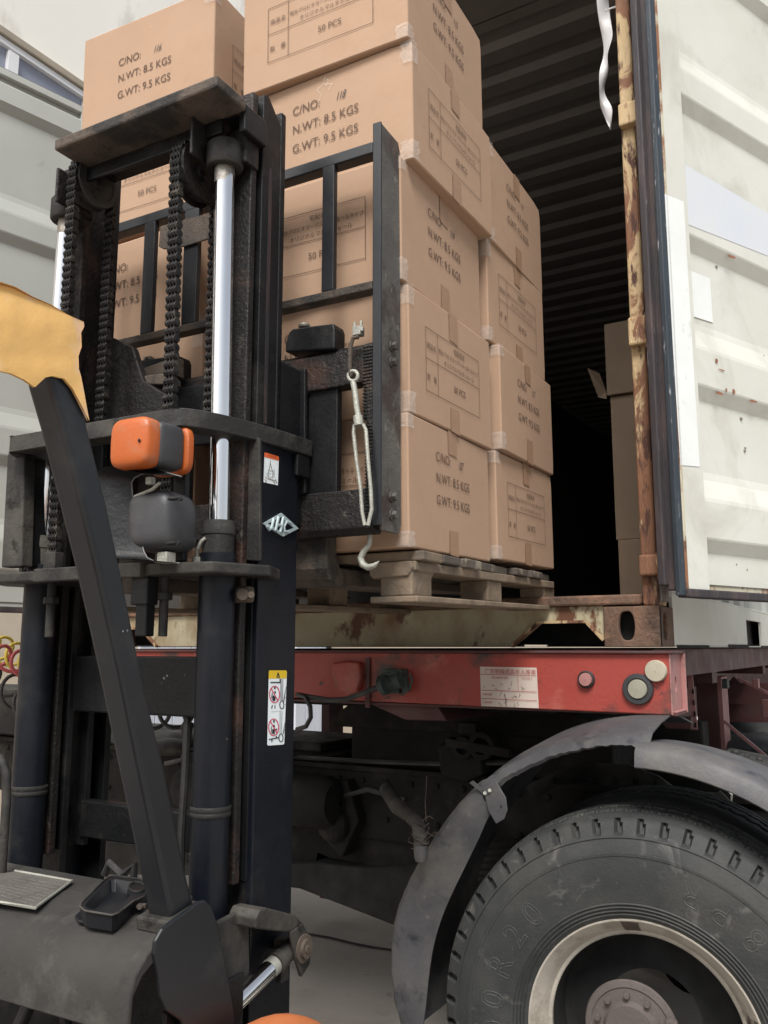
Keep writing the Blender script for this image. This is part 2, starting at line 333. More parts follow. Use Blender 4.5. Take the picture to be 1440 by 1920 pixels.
# ------------------------------------------------------------------ container
XR, XL, Y0, ZB = -.60, -3.04, 2.54, 1.44
ZT = ZB+2.59
con = thing('shipping_container', 'cream shipping container with rusty frame and both doors open', 'container', (XR-1.22, Y0, ZB))
def oval(c, ax, az, rx, rz, n=32): return [V(c)+V(ax)*math.cos(2*math.pi*i/n)*rx*(abs(math.cos(2*math.pi*i/n))**-.35 if abs(math.cos(2*math.pi*i/n)) > .05 else 1)*.86+V(az)*math.sin(2*math.pi*i/n)*rz for i in range(n)]
def rectring(c, ax, az, hx, hz, n=32):
    o = []
    for i in range(n):
        a = 2*math.pi*i/n; ca, sa = math.cos(a), math.sin(a); k = 1/max(abs(ca)/1, abs(sa)/1)
        o.append(V(c)+V(ax)*hx*ca*k+V(az)*hz*sa*k)
    return o
def casting(side):
    x0 = XR-.163 if side > 0 else XL; x1 = x0+.163
    b = MB(); cz = ZB+.059
    cxx = AY(1175, 1180, Y0).x if side > 0 else XL+XR-AY(1175, 1180, Y0).x
    # front plate with oval hole
    o = rectring(((x0+x1)/2, Y0, cz), (1, 0, 0), (0, 0, 1), .0815, .059); h = oval((cxx, Y0, cz+.002), (1, 0, 0), (0, 0, 1), .027, .042)
    b.holed(o, h, (0, .02, 0))
    sx = x1 if side > 0 else x0; s = -1 if side > 0 else 1
    o = rectring((sx, Y0+.089, cz), (0, 1, 0), (0, 0, 1), .0885, .0585); h = oval((sx, Y0+.07, cz), (0, 1, 0), (0, 0, 1), .030, .040)
    b.holed(o, h, (.018*s, 0, 0))
    b.box(x0+.001, x1-.001, Y0+.02, Y0+.177, ZB+.001, ZB+.014); b.box(x0+.001, x1-.001, Y0+.02, Y0+.177, ZB+.104, ZB+.1175)
    b.box(x0+.001, x1-.001, Y0+.165, Y0+.178, ZB+.001, ZB+.117)
    xo = x0 if side > 0 else x1; b.box(min(xo, xo-s*-.0), xo+.012 if side > 0 else xo, Y0+.02, Y0+.17, ZB+.01, ZB+.11) if side > 0 else b.box(xo-.012, xo, Y0+.02, Y0+.17, ZB+.01, ZB+.11)
    return b
for s in (1, -1):
    c = casting(s).build('corner_casting', M['rusty'], con, bevel=.004)
    x0 = XR-.14 if s > 0 else XL+.02
    part('socket', M['hole'], c, lambda b: b.box(x0, x0+.11, Y0+.05, Y0+.15, ZB+.016, ZB+.10))
for x in (XR-.163, XL):
    part('top_casting', M['rusty'], con, lambda b: b.box(x, x+.162, Y0, Y0+.178, ZT-.118, ZT), bevel=.004)
# sill with the two tapered cut-outs
q = [AY(x, y, Y0+.01) for x, y in ((960, 1213), (1012, 1167), (1100, 1166), (1127, 1205))]
xa, xb_, xc = q[0].x, q[1].x, q[2].x; zc = q[1].z; xs1 = XR-.165; xs0 = XL+.165; mir = lambda x: XL+XR-x
zs = 1.592
pts = [(xs0, zs-.03), (xs0, ZB+.02), (mir(xc)-.0, zc), (mir(xb_), zc), (mir(xa), ZB+.001), (xa, ZB+.001), (xb_, zc), (xc, zc), (xs1, ZB+.02), (xs1, zs-.03)]
part('sill_beam', M['cream'], con, lambda b: b.prism([(x, Y0+.012, z) for x, z in pts], (0, .012, 0)), bevel=.003)
part('sill_lip', M['rusty'], con, lambda b: b.box(XL+.05, XR-.05, Y0-.005, Y0+.09, zs-.03, zs), bevel=.006)
def cutlip(b):
    for m_ in (0, 1):
        f = (lambda x: mir(x)) if m_ else (lambda x: x)
        P = [(f(xa), ZB+.002), (f(xb_), zc), (f(xc), zc), (f(xs1), ZB+.02)]
        for (ax_, az_), (bx_, bz_) in zip(P, P[1:]): b.beam((ax_, Y0+.012, az_), (bx_, Y0+.012, bz_), .03, .008)
part('cutout_rim', M['rustcream'], con, cutlip)
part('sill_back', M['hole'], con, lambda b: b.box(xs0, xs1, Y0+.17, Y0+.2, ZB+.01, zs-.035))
part('floor', M['floorw'], con, lambda b: b.box(XL+.04, XR-.04, Y0+.09, 14.6, zs-.03, zs-.002))
part('under_frame', M['under'], con, lambda b: [b.box(XL+.06, XR-.06, 3+.3*i, 3.05+.3*i, ZB+.02, zs-.032) for i in range(38)])
# corrugated shells
def corr(n0, n1, pitch, dep, fn):
    P = []; y = n0; k = [(0, 0), (.3, 0), (.42, 1), (.78, 1), (.9, 0)]
    while y < n1:
        for a, h in k: P.append(fn(y+a*pitch, h*dep))
        y += pitch
    return P
def side(x, s):
    P = corr(Y0+.12, 14.5, .278, .036, lambda y, h: (x-s*h, y)); b = MB(); b.sheet([[(p[0], p[1], zs) for p in P], [(p[0], p[1], ZT-.06) for p in P]], .003, (-s, 0, 0)); return b
side(XR-.005, 1).build('side_wall', M['grey'], con); side(XL+.005, -1).build('side_wall', M['grey'], con)
def roof(b):
    P = corr(Y0+.42, 14.5, .209, .026, lambda y, h: (y, ZT-.045+h))
    b.sheet([[(XL+.005, y, z) for y, z in P], [(XR-.005, y, z) for y, z in P]], .003, (0, 0, 1)); b.box(XL+.03, XR-.03, Y0+.05, Y0+.425, ZT-.045, ZT-.04)
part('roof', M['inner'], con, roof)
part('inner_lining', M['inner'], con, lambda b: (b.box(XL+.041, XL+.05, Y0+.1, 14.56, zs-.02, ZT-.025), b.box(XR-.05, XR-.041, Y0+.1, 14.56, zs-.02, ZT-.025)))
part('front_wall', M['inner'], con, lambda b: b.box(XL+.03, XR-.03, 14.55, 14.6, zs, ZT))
part('header', M['rustcream'], con, lambda b: b.box(XL+.165, XR-.165, Y0, Y0+.08, ZT-.11, ZT), bevel=.004)
# side rails: right one carries the fork pocket
yp0, yp1 = AX(1400, 1165, XR).y, AX(1427, 1165, XR).y
def rail(x, s):
    b = MB(); t = .012*s; z1 = AX(1360, 1134, XR).z
    for a, c in ((Y0+.18, yp0), (yp1, yp1+3.0), (yp1+3.6, 14.4)): b.box(min(x, x-t), max(x, x-t), a, c, ZB+.004, z1)
    for a, c in ((yp0, yp1), (yp1+3.0, yp1+3.6)): b.box(min(x, x-t), max(x, x-t), a, c, z1-.045, z1)
    b.box(min(x, x-t*4), max(x, x-t*4), Y0+.18, 14.4, z1+.001, z1+.01); b.box(min(x, x-t*5), max(x, x-t*5), Y0+.18, 14.4, ZB, ZB+.003)
    return b
rail(XR-.002, 1).build('side_rail', M['white'], con, bevel=.002); rail(XL+.002, -1).build('side_rail', M['grey'], con)
part('fork_pocket', M['hole'], con, lambda b: b.box(XR-.06, XR-.05, yp0-.05, yp1+.05, ZB+.01, ZB+.2))
part('rail_scar', M['under'], con, lambda b: [b.box(XR-.001, XR+.0015, 2.75+.9*i, 2.75+.9*i+.5, ZB-.004, ZB+.006+.004*(i % 2)) for i in range(6)])
# corner posts, splintered strip, lugs
for s in (1, -1):
    x0, x1 = (XR-.048, XR-.003) if s > 0 else (XL+.003, XL+.048)
    zz = [1.558, AX(1200, 1040, XR).z, 3.8]
    po = part('corner_post', M['rustcream'], con, lambda b: b.box(x0, x1, Y0+.005, Y0+.12, ZB+.118, ZT-.12), bevel=.009, seg=3)
    part('post_flange', M['strip'], po, lambda b: b.box(x1-.001 if s > 0 else x0-.02, x1+.02 if s > 0 else x0+.001, Y0+.03, Y0+.06, ZB+.13, ZT-.12), bevel=.003)
    for ya_, yb_ in ((192, 234), (597, 650), (1042, 1081)):
        z1, z0 = AY(1195, ya_, Y0).z, AY(1195, yb_, Y0).z
        part('hinge_lug', M['rustcream'], po, lambda b: b.box(x0+.001, x1+.024, Y0-.022, Y0+.06, z0, z1) if s > 0 else b.box(x0-.024, x1-.001, Y0-.022, Y0+.06, z0, z1), bevel=.006)
        part('hinge_pin', M['rusty'], po, lambda b: b.cyl(((x1+.012) if s > 0 else (x0-.012), Y0-.012, z0-.012), ((x1+.012) if s > 0 else (x0-.012), Y0-.012, z1+.008), .008))
# doors
def door(o, d, n, mface, medge, name='door'):
    """o: hinge-side corner of the inner face, d: along the leaf, n: inner face normal"""
    o, d, n = V((*o, 0)), V((*d, 0)).normalized(), V((*n, 0)).normalized(); up = V((0, 0, 1)); W = 1.165; T = .05
    z0, z1 = 1.60, 3.885
    def P(a, z, h=0): return o+d*a+up*z+n*h
    dr = part(name, medge, con, lambda b: b.obox(P(W/2, (z0+z1)/2, -T/2-.022), d*W/2, up*(z1-z0)/2, n*(T/2-.01)))
    part('frame_strip', medge, dr, lambda b: b.obox(P(.005, (z0+z1)/2, -.02), d*.006, up*(z1-z0)/2, n*.0215), bevel=.002)
    part('frame_strip', mface, dr, lambda b: b.obox(P(.062, (z0+z1)/2, -.012), d*.05, up*(z1-z0)/2, n*.012), bevel=.0015)
    part('frame_strip', mface, dr, lambda b: b.obox(P(W-.055, (z0+z1)/2, -.012), d*.055, up*(z1-z0)/2, n*.012), bevel=.0015)
    part('frame_strip', mface, dr, lambda b: b.obox(P(W/2, z1-.015, -.012), d*(W/2-.11), up*.015, n*.012), bevel=.0015)
    zz = [(z1-.03, -.026), (3.84, -.026), (3.815, 0), (3.737, 0), (3.70, -.026)]
    for a, c in ((3.245, 3.16), (2.785, 2.688), (2.325, 2.213), (1.86, 1.75)): zz += [(a+.095, -.026), (a+.07, -.022), (a+.012, -.002), (a, 0), (c+.004, 0), (c-.002, -.002), (c-.040, -.025), (c-.046, -.026)]
    zz += [(z0+.02, -.026)]
    part('panel', mface, dr, lambda b: b.sheet([[P(a, z, h-.0015) for z, h in zz] for a in (.112, .3, .5, .7, .9, W-.11)], .003, -n))
    def gk(b, r, off):
        for a in (-.0,): pass
    part('gasket', M['gask'], dr, lambda b: (b.obox(P(-.014, (z0+z1)/2, -.022), d*.012, up*((z1-z0)/2+.004), n*.024), b.obox(P(W/2, z0-.012, -.004), d*(W/2+.01), up*.012, n*.02), b.obox(P(W/2, z1+.003, -.014), d*(W/2+.01), up*.003, n*.01), b.obox(P(W+.014, (z0+z1)/2, -.022), d*.012, up*((z1-z0)/2+.02), n*.024)), bevel=.004)
    part('gasket_lip', M['gaskb'], dr, lambda b: b.obox(P(-.022, (z0+z1)/2, -.004), d*.012, up*((z1-z0)/2+.02), n*.009), bevel=.003)
    part('gasket_lip', M['gask'], dr, lambda b: b.obox(P(-.026, (z0+z1)/2, -.048), d*.02, up*((z1-z0)/2-.01), n*.012), bevel=.004)
    return dr, P
B_ = AY(1287, 1100, 2.50)
dR, PR = door((B_.x, B_.y), (.388, .922), (.922, -.388), M['white'], M['edge'])
dR['label'] = 'right door leaf swung back beside the truck wheel'
dL, PL = door((XL+.02, Y0-.03), (-.204, -.979), (.979, -.204), M['grey'], M['grey'])
dL['label'] = 'left door leaf behind the forklift mast'
nR = V((.922, -.388, 0)).normalized(); dRv = V((.388, .922, 0)).normalized()
def onR(x, y, h=0): return AP(x, y, PR(0, 0, h), nR)
lab = MB()
for quad, h in ((((1243, 362), (1282, 378), (1312, 875), (1276, 872)), .0015), (((1291, 506), (1331, 522), (1337, 605), (1296, 592)), .0015-.0265)):
    lab.add([onR(x, y, h) for x, y in quad], [(0, 1, 2, 3)])
lab.build('worn_paper_label', M['oldpaper'], dR, label='blank sun bleached labels pasted on the door')
def lab2(b):
    b.add([onR(x, y, -.0005) for x, y in ((1279, 305), (1440, 400), (1440, 480), (1283, 418))], [(0, 1, 2, 3)])
part('label_residue', mat('label_glue_residue', (.60, .64, .70), (.64, .66, .66), 5, .55), dR, lab2)
def dents(b):
    for x, y, r in ((1343, 500, 6), (1430, 668, 7), (1389, 785, 7), (1396, 845, 6), (1397, 840, 5), (1381, 1058, 3), (1401, 1068, 3)):
        c = onR(x, y, -.0265); b.ball(c, .0035*r/4, .0035*r/4, .0035*r/4, 8, 6)
part('rust_pit', mat('rust_pit', (.3, .27, .22), None, 9, .8), dR, dents)
def rs(b):
    for x, y, ww, hh in ((1350, 738, 9, 3), (1362, 731, 2, 4), (1376, 734, 3, 5), (1413, 752, 8, 3), (1344, 676, 3, 5), (1372, 481, 10, 3), (1353, 694, 7, 1.5)):
        p = [onR(x+math.cos(a)*ww*(.6+.5*random.random()), y+math.sin(a)*hh*(.6+.5*random.random())+.28*math.cos(a)*ww, .0012) for a in [i*math.pi/5 for i in range(10)]]; b.add(p, [tuple(range(10))])
part('rust_spot', mat('orange_rust', (.33, .13, .07), (.2, .09, .05), 30, .8), dR, rs)
# torn plastic strip hanging in the doorway
def ribbon():
    b = MB(); L = [(1130, 0, 14, 0), (1129, 20, 14, .1), (1134, 55, 15, .2), (1146, 72, 12, .1), (1140, 100, 3, 1.2), (1133, 118, 10, 1.0), (1132, 150, 9, .7), (1128, 168, 2, 1.5), (1136, 185, 11, 1.6), (1137, 205, 11, 1.3), (1139, 222, 8, 1.0), (1145, 238, 2, 1.2)]
    rows = []
    pts = [(1119, -20, 1142), (1118, -5, 1141), (1120, 20, 1143), (1124, 48, 1147), (1129, 70, 1151.5), (1134.5, 104, 1135.2), (1122, 131, 1145), (1124, 165, 1130), (1124, 185, 1138), (1125, 200, 1149), (1131, 214, 1148), (1137, 228, 1147), (1143, 240, 1146)]
    for i, (xa_, y, xb2) in enumerate(pts): rows.append([AY(xa_+(xb2-xa_)*t, y+(4 if 0 < t < 1 else 0), Y0+.16+.03*math.sin(i*1.1)*(t-.5)*2) for t in (0, .33, .66, 1)])
    b.sheet(rows, .0012, (0, -1, 0)); return b
rb = tag(ribbon().build('plastic_strip', M['pvc'], smooth='all'), 'torn twisted white plastic strip hanging in the open container doorway', 'plastic strip')
md = rb.modifiers.new('soften', 'SUBSURF'); md.levels = md.render_levels = 2
tag(MB().tube([AY(1136, 20, Y0+.13), AY(1150, 14, Y0+.1), AY(1158, 12, Y0+.06)], .003, 6).build('tie_string', M['pvc']), 'short white tie holding the torn plastic strip to the door post', 'string')
# cartons already inside on the right
def carton_plain(name, x0, x1, y0, y1, z0, z1, label):
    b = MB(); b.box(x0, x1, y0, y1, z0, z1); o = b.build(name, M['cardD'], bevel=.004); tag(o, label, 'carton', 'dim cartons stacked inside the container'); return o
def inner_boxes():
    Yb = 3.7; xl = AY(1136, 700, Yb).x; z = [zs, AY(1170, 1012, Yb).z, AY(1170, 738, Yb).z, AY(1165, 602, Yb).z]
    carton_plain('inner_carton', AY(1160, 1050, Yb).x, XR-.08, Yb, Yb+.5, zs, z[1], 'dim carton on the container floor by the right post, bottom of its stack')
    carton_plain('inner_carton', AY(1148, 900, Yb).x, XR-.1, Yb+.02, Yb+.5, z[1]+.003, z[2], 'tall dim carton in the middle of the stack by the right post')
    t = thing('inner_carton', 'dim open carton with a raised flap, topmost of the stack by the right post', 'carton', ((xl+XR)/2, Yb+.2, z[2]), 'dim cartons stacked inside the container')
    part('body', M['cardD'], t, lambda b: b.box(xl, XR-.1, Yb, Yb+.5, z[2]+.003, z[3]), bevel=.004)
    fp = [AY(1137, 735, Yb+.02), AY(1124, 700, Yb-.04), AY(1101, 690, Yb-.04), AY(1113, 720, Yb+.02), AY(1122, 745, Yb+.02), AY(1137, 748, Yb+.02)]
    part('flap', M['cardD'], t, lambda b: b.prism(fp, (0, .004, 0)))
inner_boxes()
# ------------------------------------------------------------------ trailer
tr = thing('container_trailer', 'faded red skeletal trailer carrying the cream container', 'trailer', (-1.82, 2.45, 1.3))
BY = 2.45; zb1 = AY(1257, 1226, BY).z; zb0 = AY(1257, 1341, BY).z; xr = AY(1257, 1300, BY).x; xl = -3.64-xr
# bolster: front web bowed down slightly to the left like the photo
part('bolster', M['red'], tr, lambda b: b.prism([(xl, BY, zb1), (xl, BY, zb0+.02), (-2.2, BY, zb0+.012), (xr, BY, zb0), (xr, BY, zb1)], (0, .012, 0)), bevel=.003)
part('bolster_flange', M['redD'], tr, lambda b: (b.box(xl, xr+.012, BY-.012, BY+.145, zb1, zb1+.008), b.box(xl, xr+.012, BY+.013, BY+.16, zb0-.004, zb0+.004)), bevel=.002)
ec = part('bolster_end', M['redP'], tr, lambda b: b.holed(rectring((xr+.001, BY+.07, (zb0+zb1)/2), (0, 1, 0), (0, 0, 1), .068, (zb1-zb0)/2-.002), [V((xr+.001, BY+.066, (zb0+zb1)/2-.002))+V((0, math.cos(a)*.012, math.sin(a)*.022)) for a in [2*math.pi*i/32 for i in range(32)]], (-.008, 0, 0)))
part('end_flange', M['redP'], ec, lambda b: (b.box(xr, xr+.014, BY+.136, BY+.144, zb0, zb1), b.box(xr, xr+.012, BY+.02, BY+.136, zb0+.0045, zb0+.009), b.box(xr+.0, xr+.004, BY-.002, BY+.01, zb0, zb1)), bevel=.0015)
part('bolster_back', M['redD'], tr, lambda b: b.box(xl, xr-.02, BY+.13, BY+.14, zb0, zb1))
def knob(px, py, r, m1, m2, ring, nm, lb):
    c = AY(px, py, BY); s_ = 1620/ (c-CAM).length; rr = r/s_
    k = part(nm, m1, tr, lambda b: b.lathe(c, (0, -1, 0), [(0, .001), (0, rr*1.0), (.012, rr*1.0), (.016, rr*.92), (.017, .001)], 28), smooth=True)
    k['label'] = lb
    if ring: part('ring', m2, k, lambda b: b.lathe(c, (0, -1, 0), [(.0, rr*1.02), (.0, rr*ring), (.008, rr*ring), (.012, rr*ring*.94), (.013, rr*1.15), (.009, rr*1.02)], 32), smooth=True)
    return k
knob(1231, 1258, 19, M['cream2'], None, 0, 'round_cap', 'plain grimy round cap nearest the bolster corner')
knob(1197, 1292, 17, M['amber'], M['lampgrey'], 1.6, 'marker_light', 'round light in a thick black rubber ring')
knob(1100, 1274, 12, M['redP'], M['lampgrey'], 1.3, 'round_cap', 'small pink domed cap in a dark ring')
# paper notice
c0, c1, c2_, c3 = AY(900, 1250, BY-.002), AY(1006, 1252, BY-.002), AY(1010, 1328, BY-.002), AY(902, 1324, BY-.002)
pn = part('paper_notice', M['paper'], tr, lambda b: b.prism([c0, c1, c2_, c3], (0, .0015, 0)))
xa_ = (c1-c0).normalized(); ya_ = V((0, 0, 1)); Wn = (c1-c0).length; Hn = c0.z-c3.z; o_ = V((c3.x, BY-.0045, c3.z))
def notice(b, ink):
    if ink == 'red':
        t = text_mb('广东明威成品车入库单', .0165, o_+xa_*(Wn*.08)+ya_*(Hn*.84), xa_, ya_); b.add(t.v, t.f)
        for y in (.80, .40, .19): rect(b, Wn*.01, Hn*y, Wn*.99, Hn*(y+.012), o_, xa_, ya_)
        rect(b, Wn*.67, Hn*.41, Wn*.676, Hn*.80, o_, xa_, ya_)
        for s_, x, y, z in (('单位 编号及名称', .2, .71, .0075), ('车队负责 人', .74, .71, .0065), ('出库日期', .04, .28, .0075), ('入库时间', .04, .08, .0075)):
            t = text_mb(s_, z, o_+xa_*(Wn*x)+ya_*(Hn*y), xa_, ya_); b.add(t.v, t.f)
    else:
        rr = random.Random(3)
        for x, y in ((.07, .5), (.24, .52), (.25, .46), (.36, .57), (.5, .5), (.54, .54), (.72, .53), (.76, .5), (.34, .27), (.56, .27), (.6, .3), (.68, .26), (.33, .08), (.42, .12), (.6, .09), (.66, .1)):
            p = [(x*Wn, y*Hn)]
            for k in range(3): p.append((p[-1][0]+rr.uniform(-.003, .006), p[-1][1]+rr.uniform(-.006, .006)))
            stroke(b, p, o_, xa_, ya_, .0009)
        stroke(b, [(.43*Wn, .33*Hn), (.45*Wn, .2*Hn), (.455*Wn, .02*Hn)], o_, xa_, ya_, .0018)
part('printed_text', M['redink'], pn, lambda b: notice(b, 'red')); part('handwriting', M['pen'], pn, lambda b: notice(b, 'pen'))
# red boss, electric socket with cable
c = AY(652, 1272, BY)
part('boss', M['red'], tr, lambda b: b.prism([AY(x, y, BY-.03) for x, y in ((622, 1243), (650, 1239), (672, 1242), (676, 1268), (668, 1298), (655, 1304), (628, 1292), (620, 1270))], (0, .03, 0)), bevel=.008, seg=3)
part('bolster_rib', M['redD'], tr, lambda b: b.obox(AY(690, 1280, BY-.004), (.008, 0, 0), (0, .004, 0), (0, 0, .08)))
sk = part('electric_socket', M['green'], tr, lambda b: (b.cyl(AY(712, 1287, BY-.05), AY(752, 1274, BY-.045), .026), b.cyl(AY(715, 1286, BY-.07), AY(724, 1283, BY-.07), .032), b.obox(AY(742, 1270, BY-.02), (.035, 0, 0), (0, .022, 0), (0, 0, .026)), b.obox(AY(730, 1264, BY-.05), (.03, 0, .004), (0, .01, 0), (0, 0, .005)), b.obox(AY(760, 1283, BY-.03), (.01, 0, .003), (0, .01, 0), (-.004, 0, .024)), b.obox(AY(742, 1296, BY-.03), (.018, 0, 0), (0, .012, 0), (0, 0, .007)), b.tube([AY(x, y, BY-.05) for x, y in ((768, 1262), (773, 1275), (768, 1292), (752, 1304))], .004, 6)), bevel=.003)
part('cable', M['blackh'], sk, lambda b: b.tube([AY(x, y, BY-.06) for x, y in ((560, 1303), (585, 1308), (620, 1313), (650, 1311), (680, 1300), (700, 1292), (715, 1287))], .009, 8), smooth=True)
part('coupler_plate', M['redD'], tr, lambda b: b.prism([AY(x, y, BY+.05) for x, y in ((690, 1318), (820, 1322), (838, 1352), (760, 1350))], (0, 1.2, 0)), bevel=.004)
part('upper_coupler', M['under'], tr, lambda b: b.box(-2.05, -1.0, BY+.25, 5.2, zb0-.03, zb0+.02))
part('main_beam', M['redD'], tr, lambda b: [b.prism([(x, BY+.14, 1.43), (x, 14.6, 1.43), (x, 14.6, .98), (x, 4.5, .98), (x, 3.9, zb0+.02), (x, BY+.14, zb0+.02)], (.14, 0, 0)) for x in (-2.4, -1.38)])
part('side_beam', M['redD'], tr, lambda b: [b.box(x, x+.06, BY+.15, 14.6, 1.345, 1.432) for x in (XR-.10, XL+.04)])
part('cross_beam', M['redD'], tr, lambda b: [b.box(-3.0, -.66, 3.6+1.4*i, 3.7+1.4*i, 1.30, 1.42) for i in range(8)])
# outer hanging plates and landing gear right behind
Yg = 4.0
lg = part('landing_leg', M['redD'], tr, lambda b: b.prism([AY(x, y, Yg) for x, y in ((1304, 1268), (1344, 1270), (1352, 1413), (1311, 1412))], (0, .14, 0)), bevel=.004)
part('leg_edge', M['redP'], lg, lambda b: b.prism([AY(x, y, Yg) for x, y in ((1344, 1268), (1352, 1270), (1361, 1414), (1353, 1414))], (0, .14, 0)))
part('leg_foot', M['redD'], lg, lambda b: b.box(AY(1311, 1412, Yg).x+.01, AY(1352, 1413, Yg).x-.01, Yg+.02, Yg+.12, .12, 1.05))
part('landing_leg', M['redD'], tr, lambda b: b.box(-2.79, -2.74, Yg, Yg+.14, .12, 1.35))
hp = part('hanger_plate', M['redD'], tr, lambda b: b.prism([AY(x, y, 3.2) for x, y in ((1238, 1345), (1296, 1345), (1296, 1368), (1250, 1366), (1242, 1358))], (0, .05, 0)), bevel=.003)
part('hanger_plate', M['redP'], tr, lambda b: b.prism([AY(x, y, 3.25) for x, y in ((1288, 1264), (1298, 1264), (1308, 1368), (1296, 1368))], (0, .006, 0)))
part('slot', M['hole'], hp, lambda b: [b.prism([AY(1297.5+i*1.6+dx, 1292+i*21+dy, 3.245) for dx, dy in ((0, 0), (3, 0), (3.6, 9), (.6, 9))], (0, .004, 0)) for i in range(4)])
part('brace', M['redP'], tr, lambda b: (b.beam(AY(1385, 1273, 4.2), AY(1450, 1304, 4.2), .012, .012), b.beam(AY(1357, 1352, 3.9), AY(1460, 1438, 3.9), .012, .012)))
part('brace', M['redD'], tr, lambda b: (b.beam(AY(1355, 1300, 4.6), AY(1450, 1300, 4.6), .05, .10), b.beam(AY(1360, 1330, 4.8), AY(1450, 1331, 4.8), .05, .12), b.beam(AY(1370, 1275, 5.0), AY(1430, 1330, 5.0), .04, .05)))
part('bracket', M['redP'], tr, lambda b: (b.box(AY(1410, 1280, 4.1).x, AY(1422, 1280, 4.1).x, 4.1, 4.14, AY(1410, 1290, 4.1).z, AY(1410, 1273, 4.1).z), b.box(AY(1428, 1320, 4.0).x, AY(1445, 1320, 4.0).x, 4.0, 4.04, AY(1428, 1345, 4.0).z, AY(1428, 1312, 4.0).z)), bevel=.003)
part('lamp', M['green'], tr, lambda b: b.box(AY(1353, 1275, 3.9).x, AY(1363, 1275, 3.9).x, 3.9, 3.95, AY(1353, 1291, 3.9).z, AY(1353, 1273, 3.9).z))
# ------------------------------------------------------------------ tractor unit and its wheel
WX, WZ, WY = -.606, .517, 2.2
tk = thing('tractor_truck', 'dirty black truck tractor chassis with a split plastic mudguard over its rear wheel', 'truck', (-1.8, 2.9, 0))
def tyre_mb(y0, notch=True):
    b = MB(); n = 56*10
    pr = [(.03, .262), (.008, .266), (.002, .275)]
    for k in range(4): r = .283+.0085*k; pr += [(-.001-.002*k, r), (-.0045-.002*k, r+.003), (-.001-.0025*k, r+.006)]
    pr += [(-.013, .345), (-.0165, .375), (-.017, .40), (-.016, .425), (-.0175, .427), (-.0175, .434), (-.0135, .436), (-.009, .455), (-.0035, .472), (-.006, .474), (-.0045, .480), (.001, .487)]
    sh0 = len(pr); pr += [(.003, .491), (.006, .498), (.010, .506), (.014, .513), (.019, .519), (.026, .523), (.034, .5255)]; sh1 = len(pr)
    for k in range(1, 31): h = .034+(.276-.034-.0)*k/31*.93; pr.append((h, .5255+.0125*math.sin(math.pi*(h-.02)/.24)))
    hh = [.262, .268, .27, .262, .25]; pr += [(.268, .522), (.276, .50), (.285, .43), (.285, .38), (.262, .27)]
    pr = [(h, r if r < .40 else .40+(r-.40)*.86) for h, r in pr]
    m = len(pr); vs = []; fs = []
    for k in range(n):
        an = 2*math.pi*k/n; ph = (k % 10)/10; zz = .006*(abs(((k*1.0/n*84) % 1)-.5)*4-1)
        for i, (h, r) in enumerate(pr):
            if notch and sh0-1 <= i < sh1-2 and .1 < ph < (.45 if i < sh1-4 else .35): h += .017; r -= .003
            if i >= sh1 and i < m-5:
                for hc in (.075, .125, .175, .225):
                    if abs(h-hc-zz) < .0058: r -= .012
            vs.append(V((WX+math.sin(an)*r, y0+h, WZ+math.cos(an)*r)))
    for k in range(n):
        l = (k+1) % n
        for i in range(m-1): fs.append((k*m+i, k*m+i+1, l*m+i+1, l*m+i))
    return b.add(vs, fs)
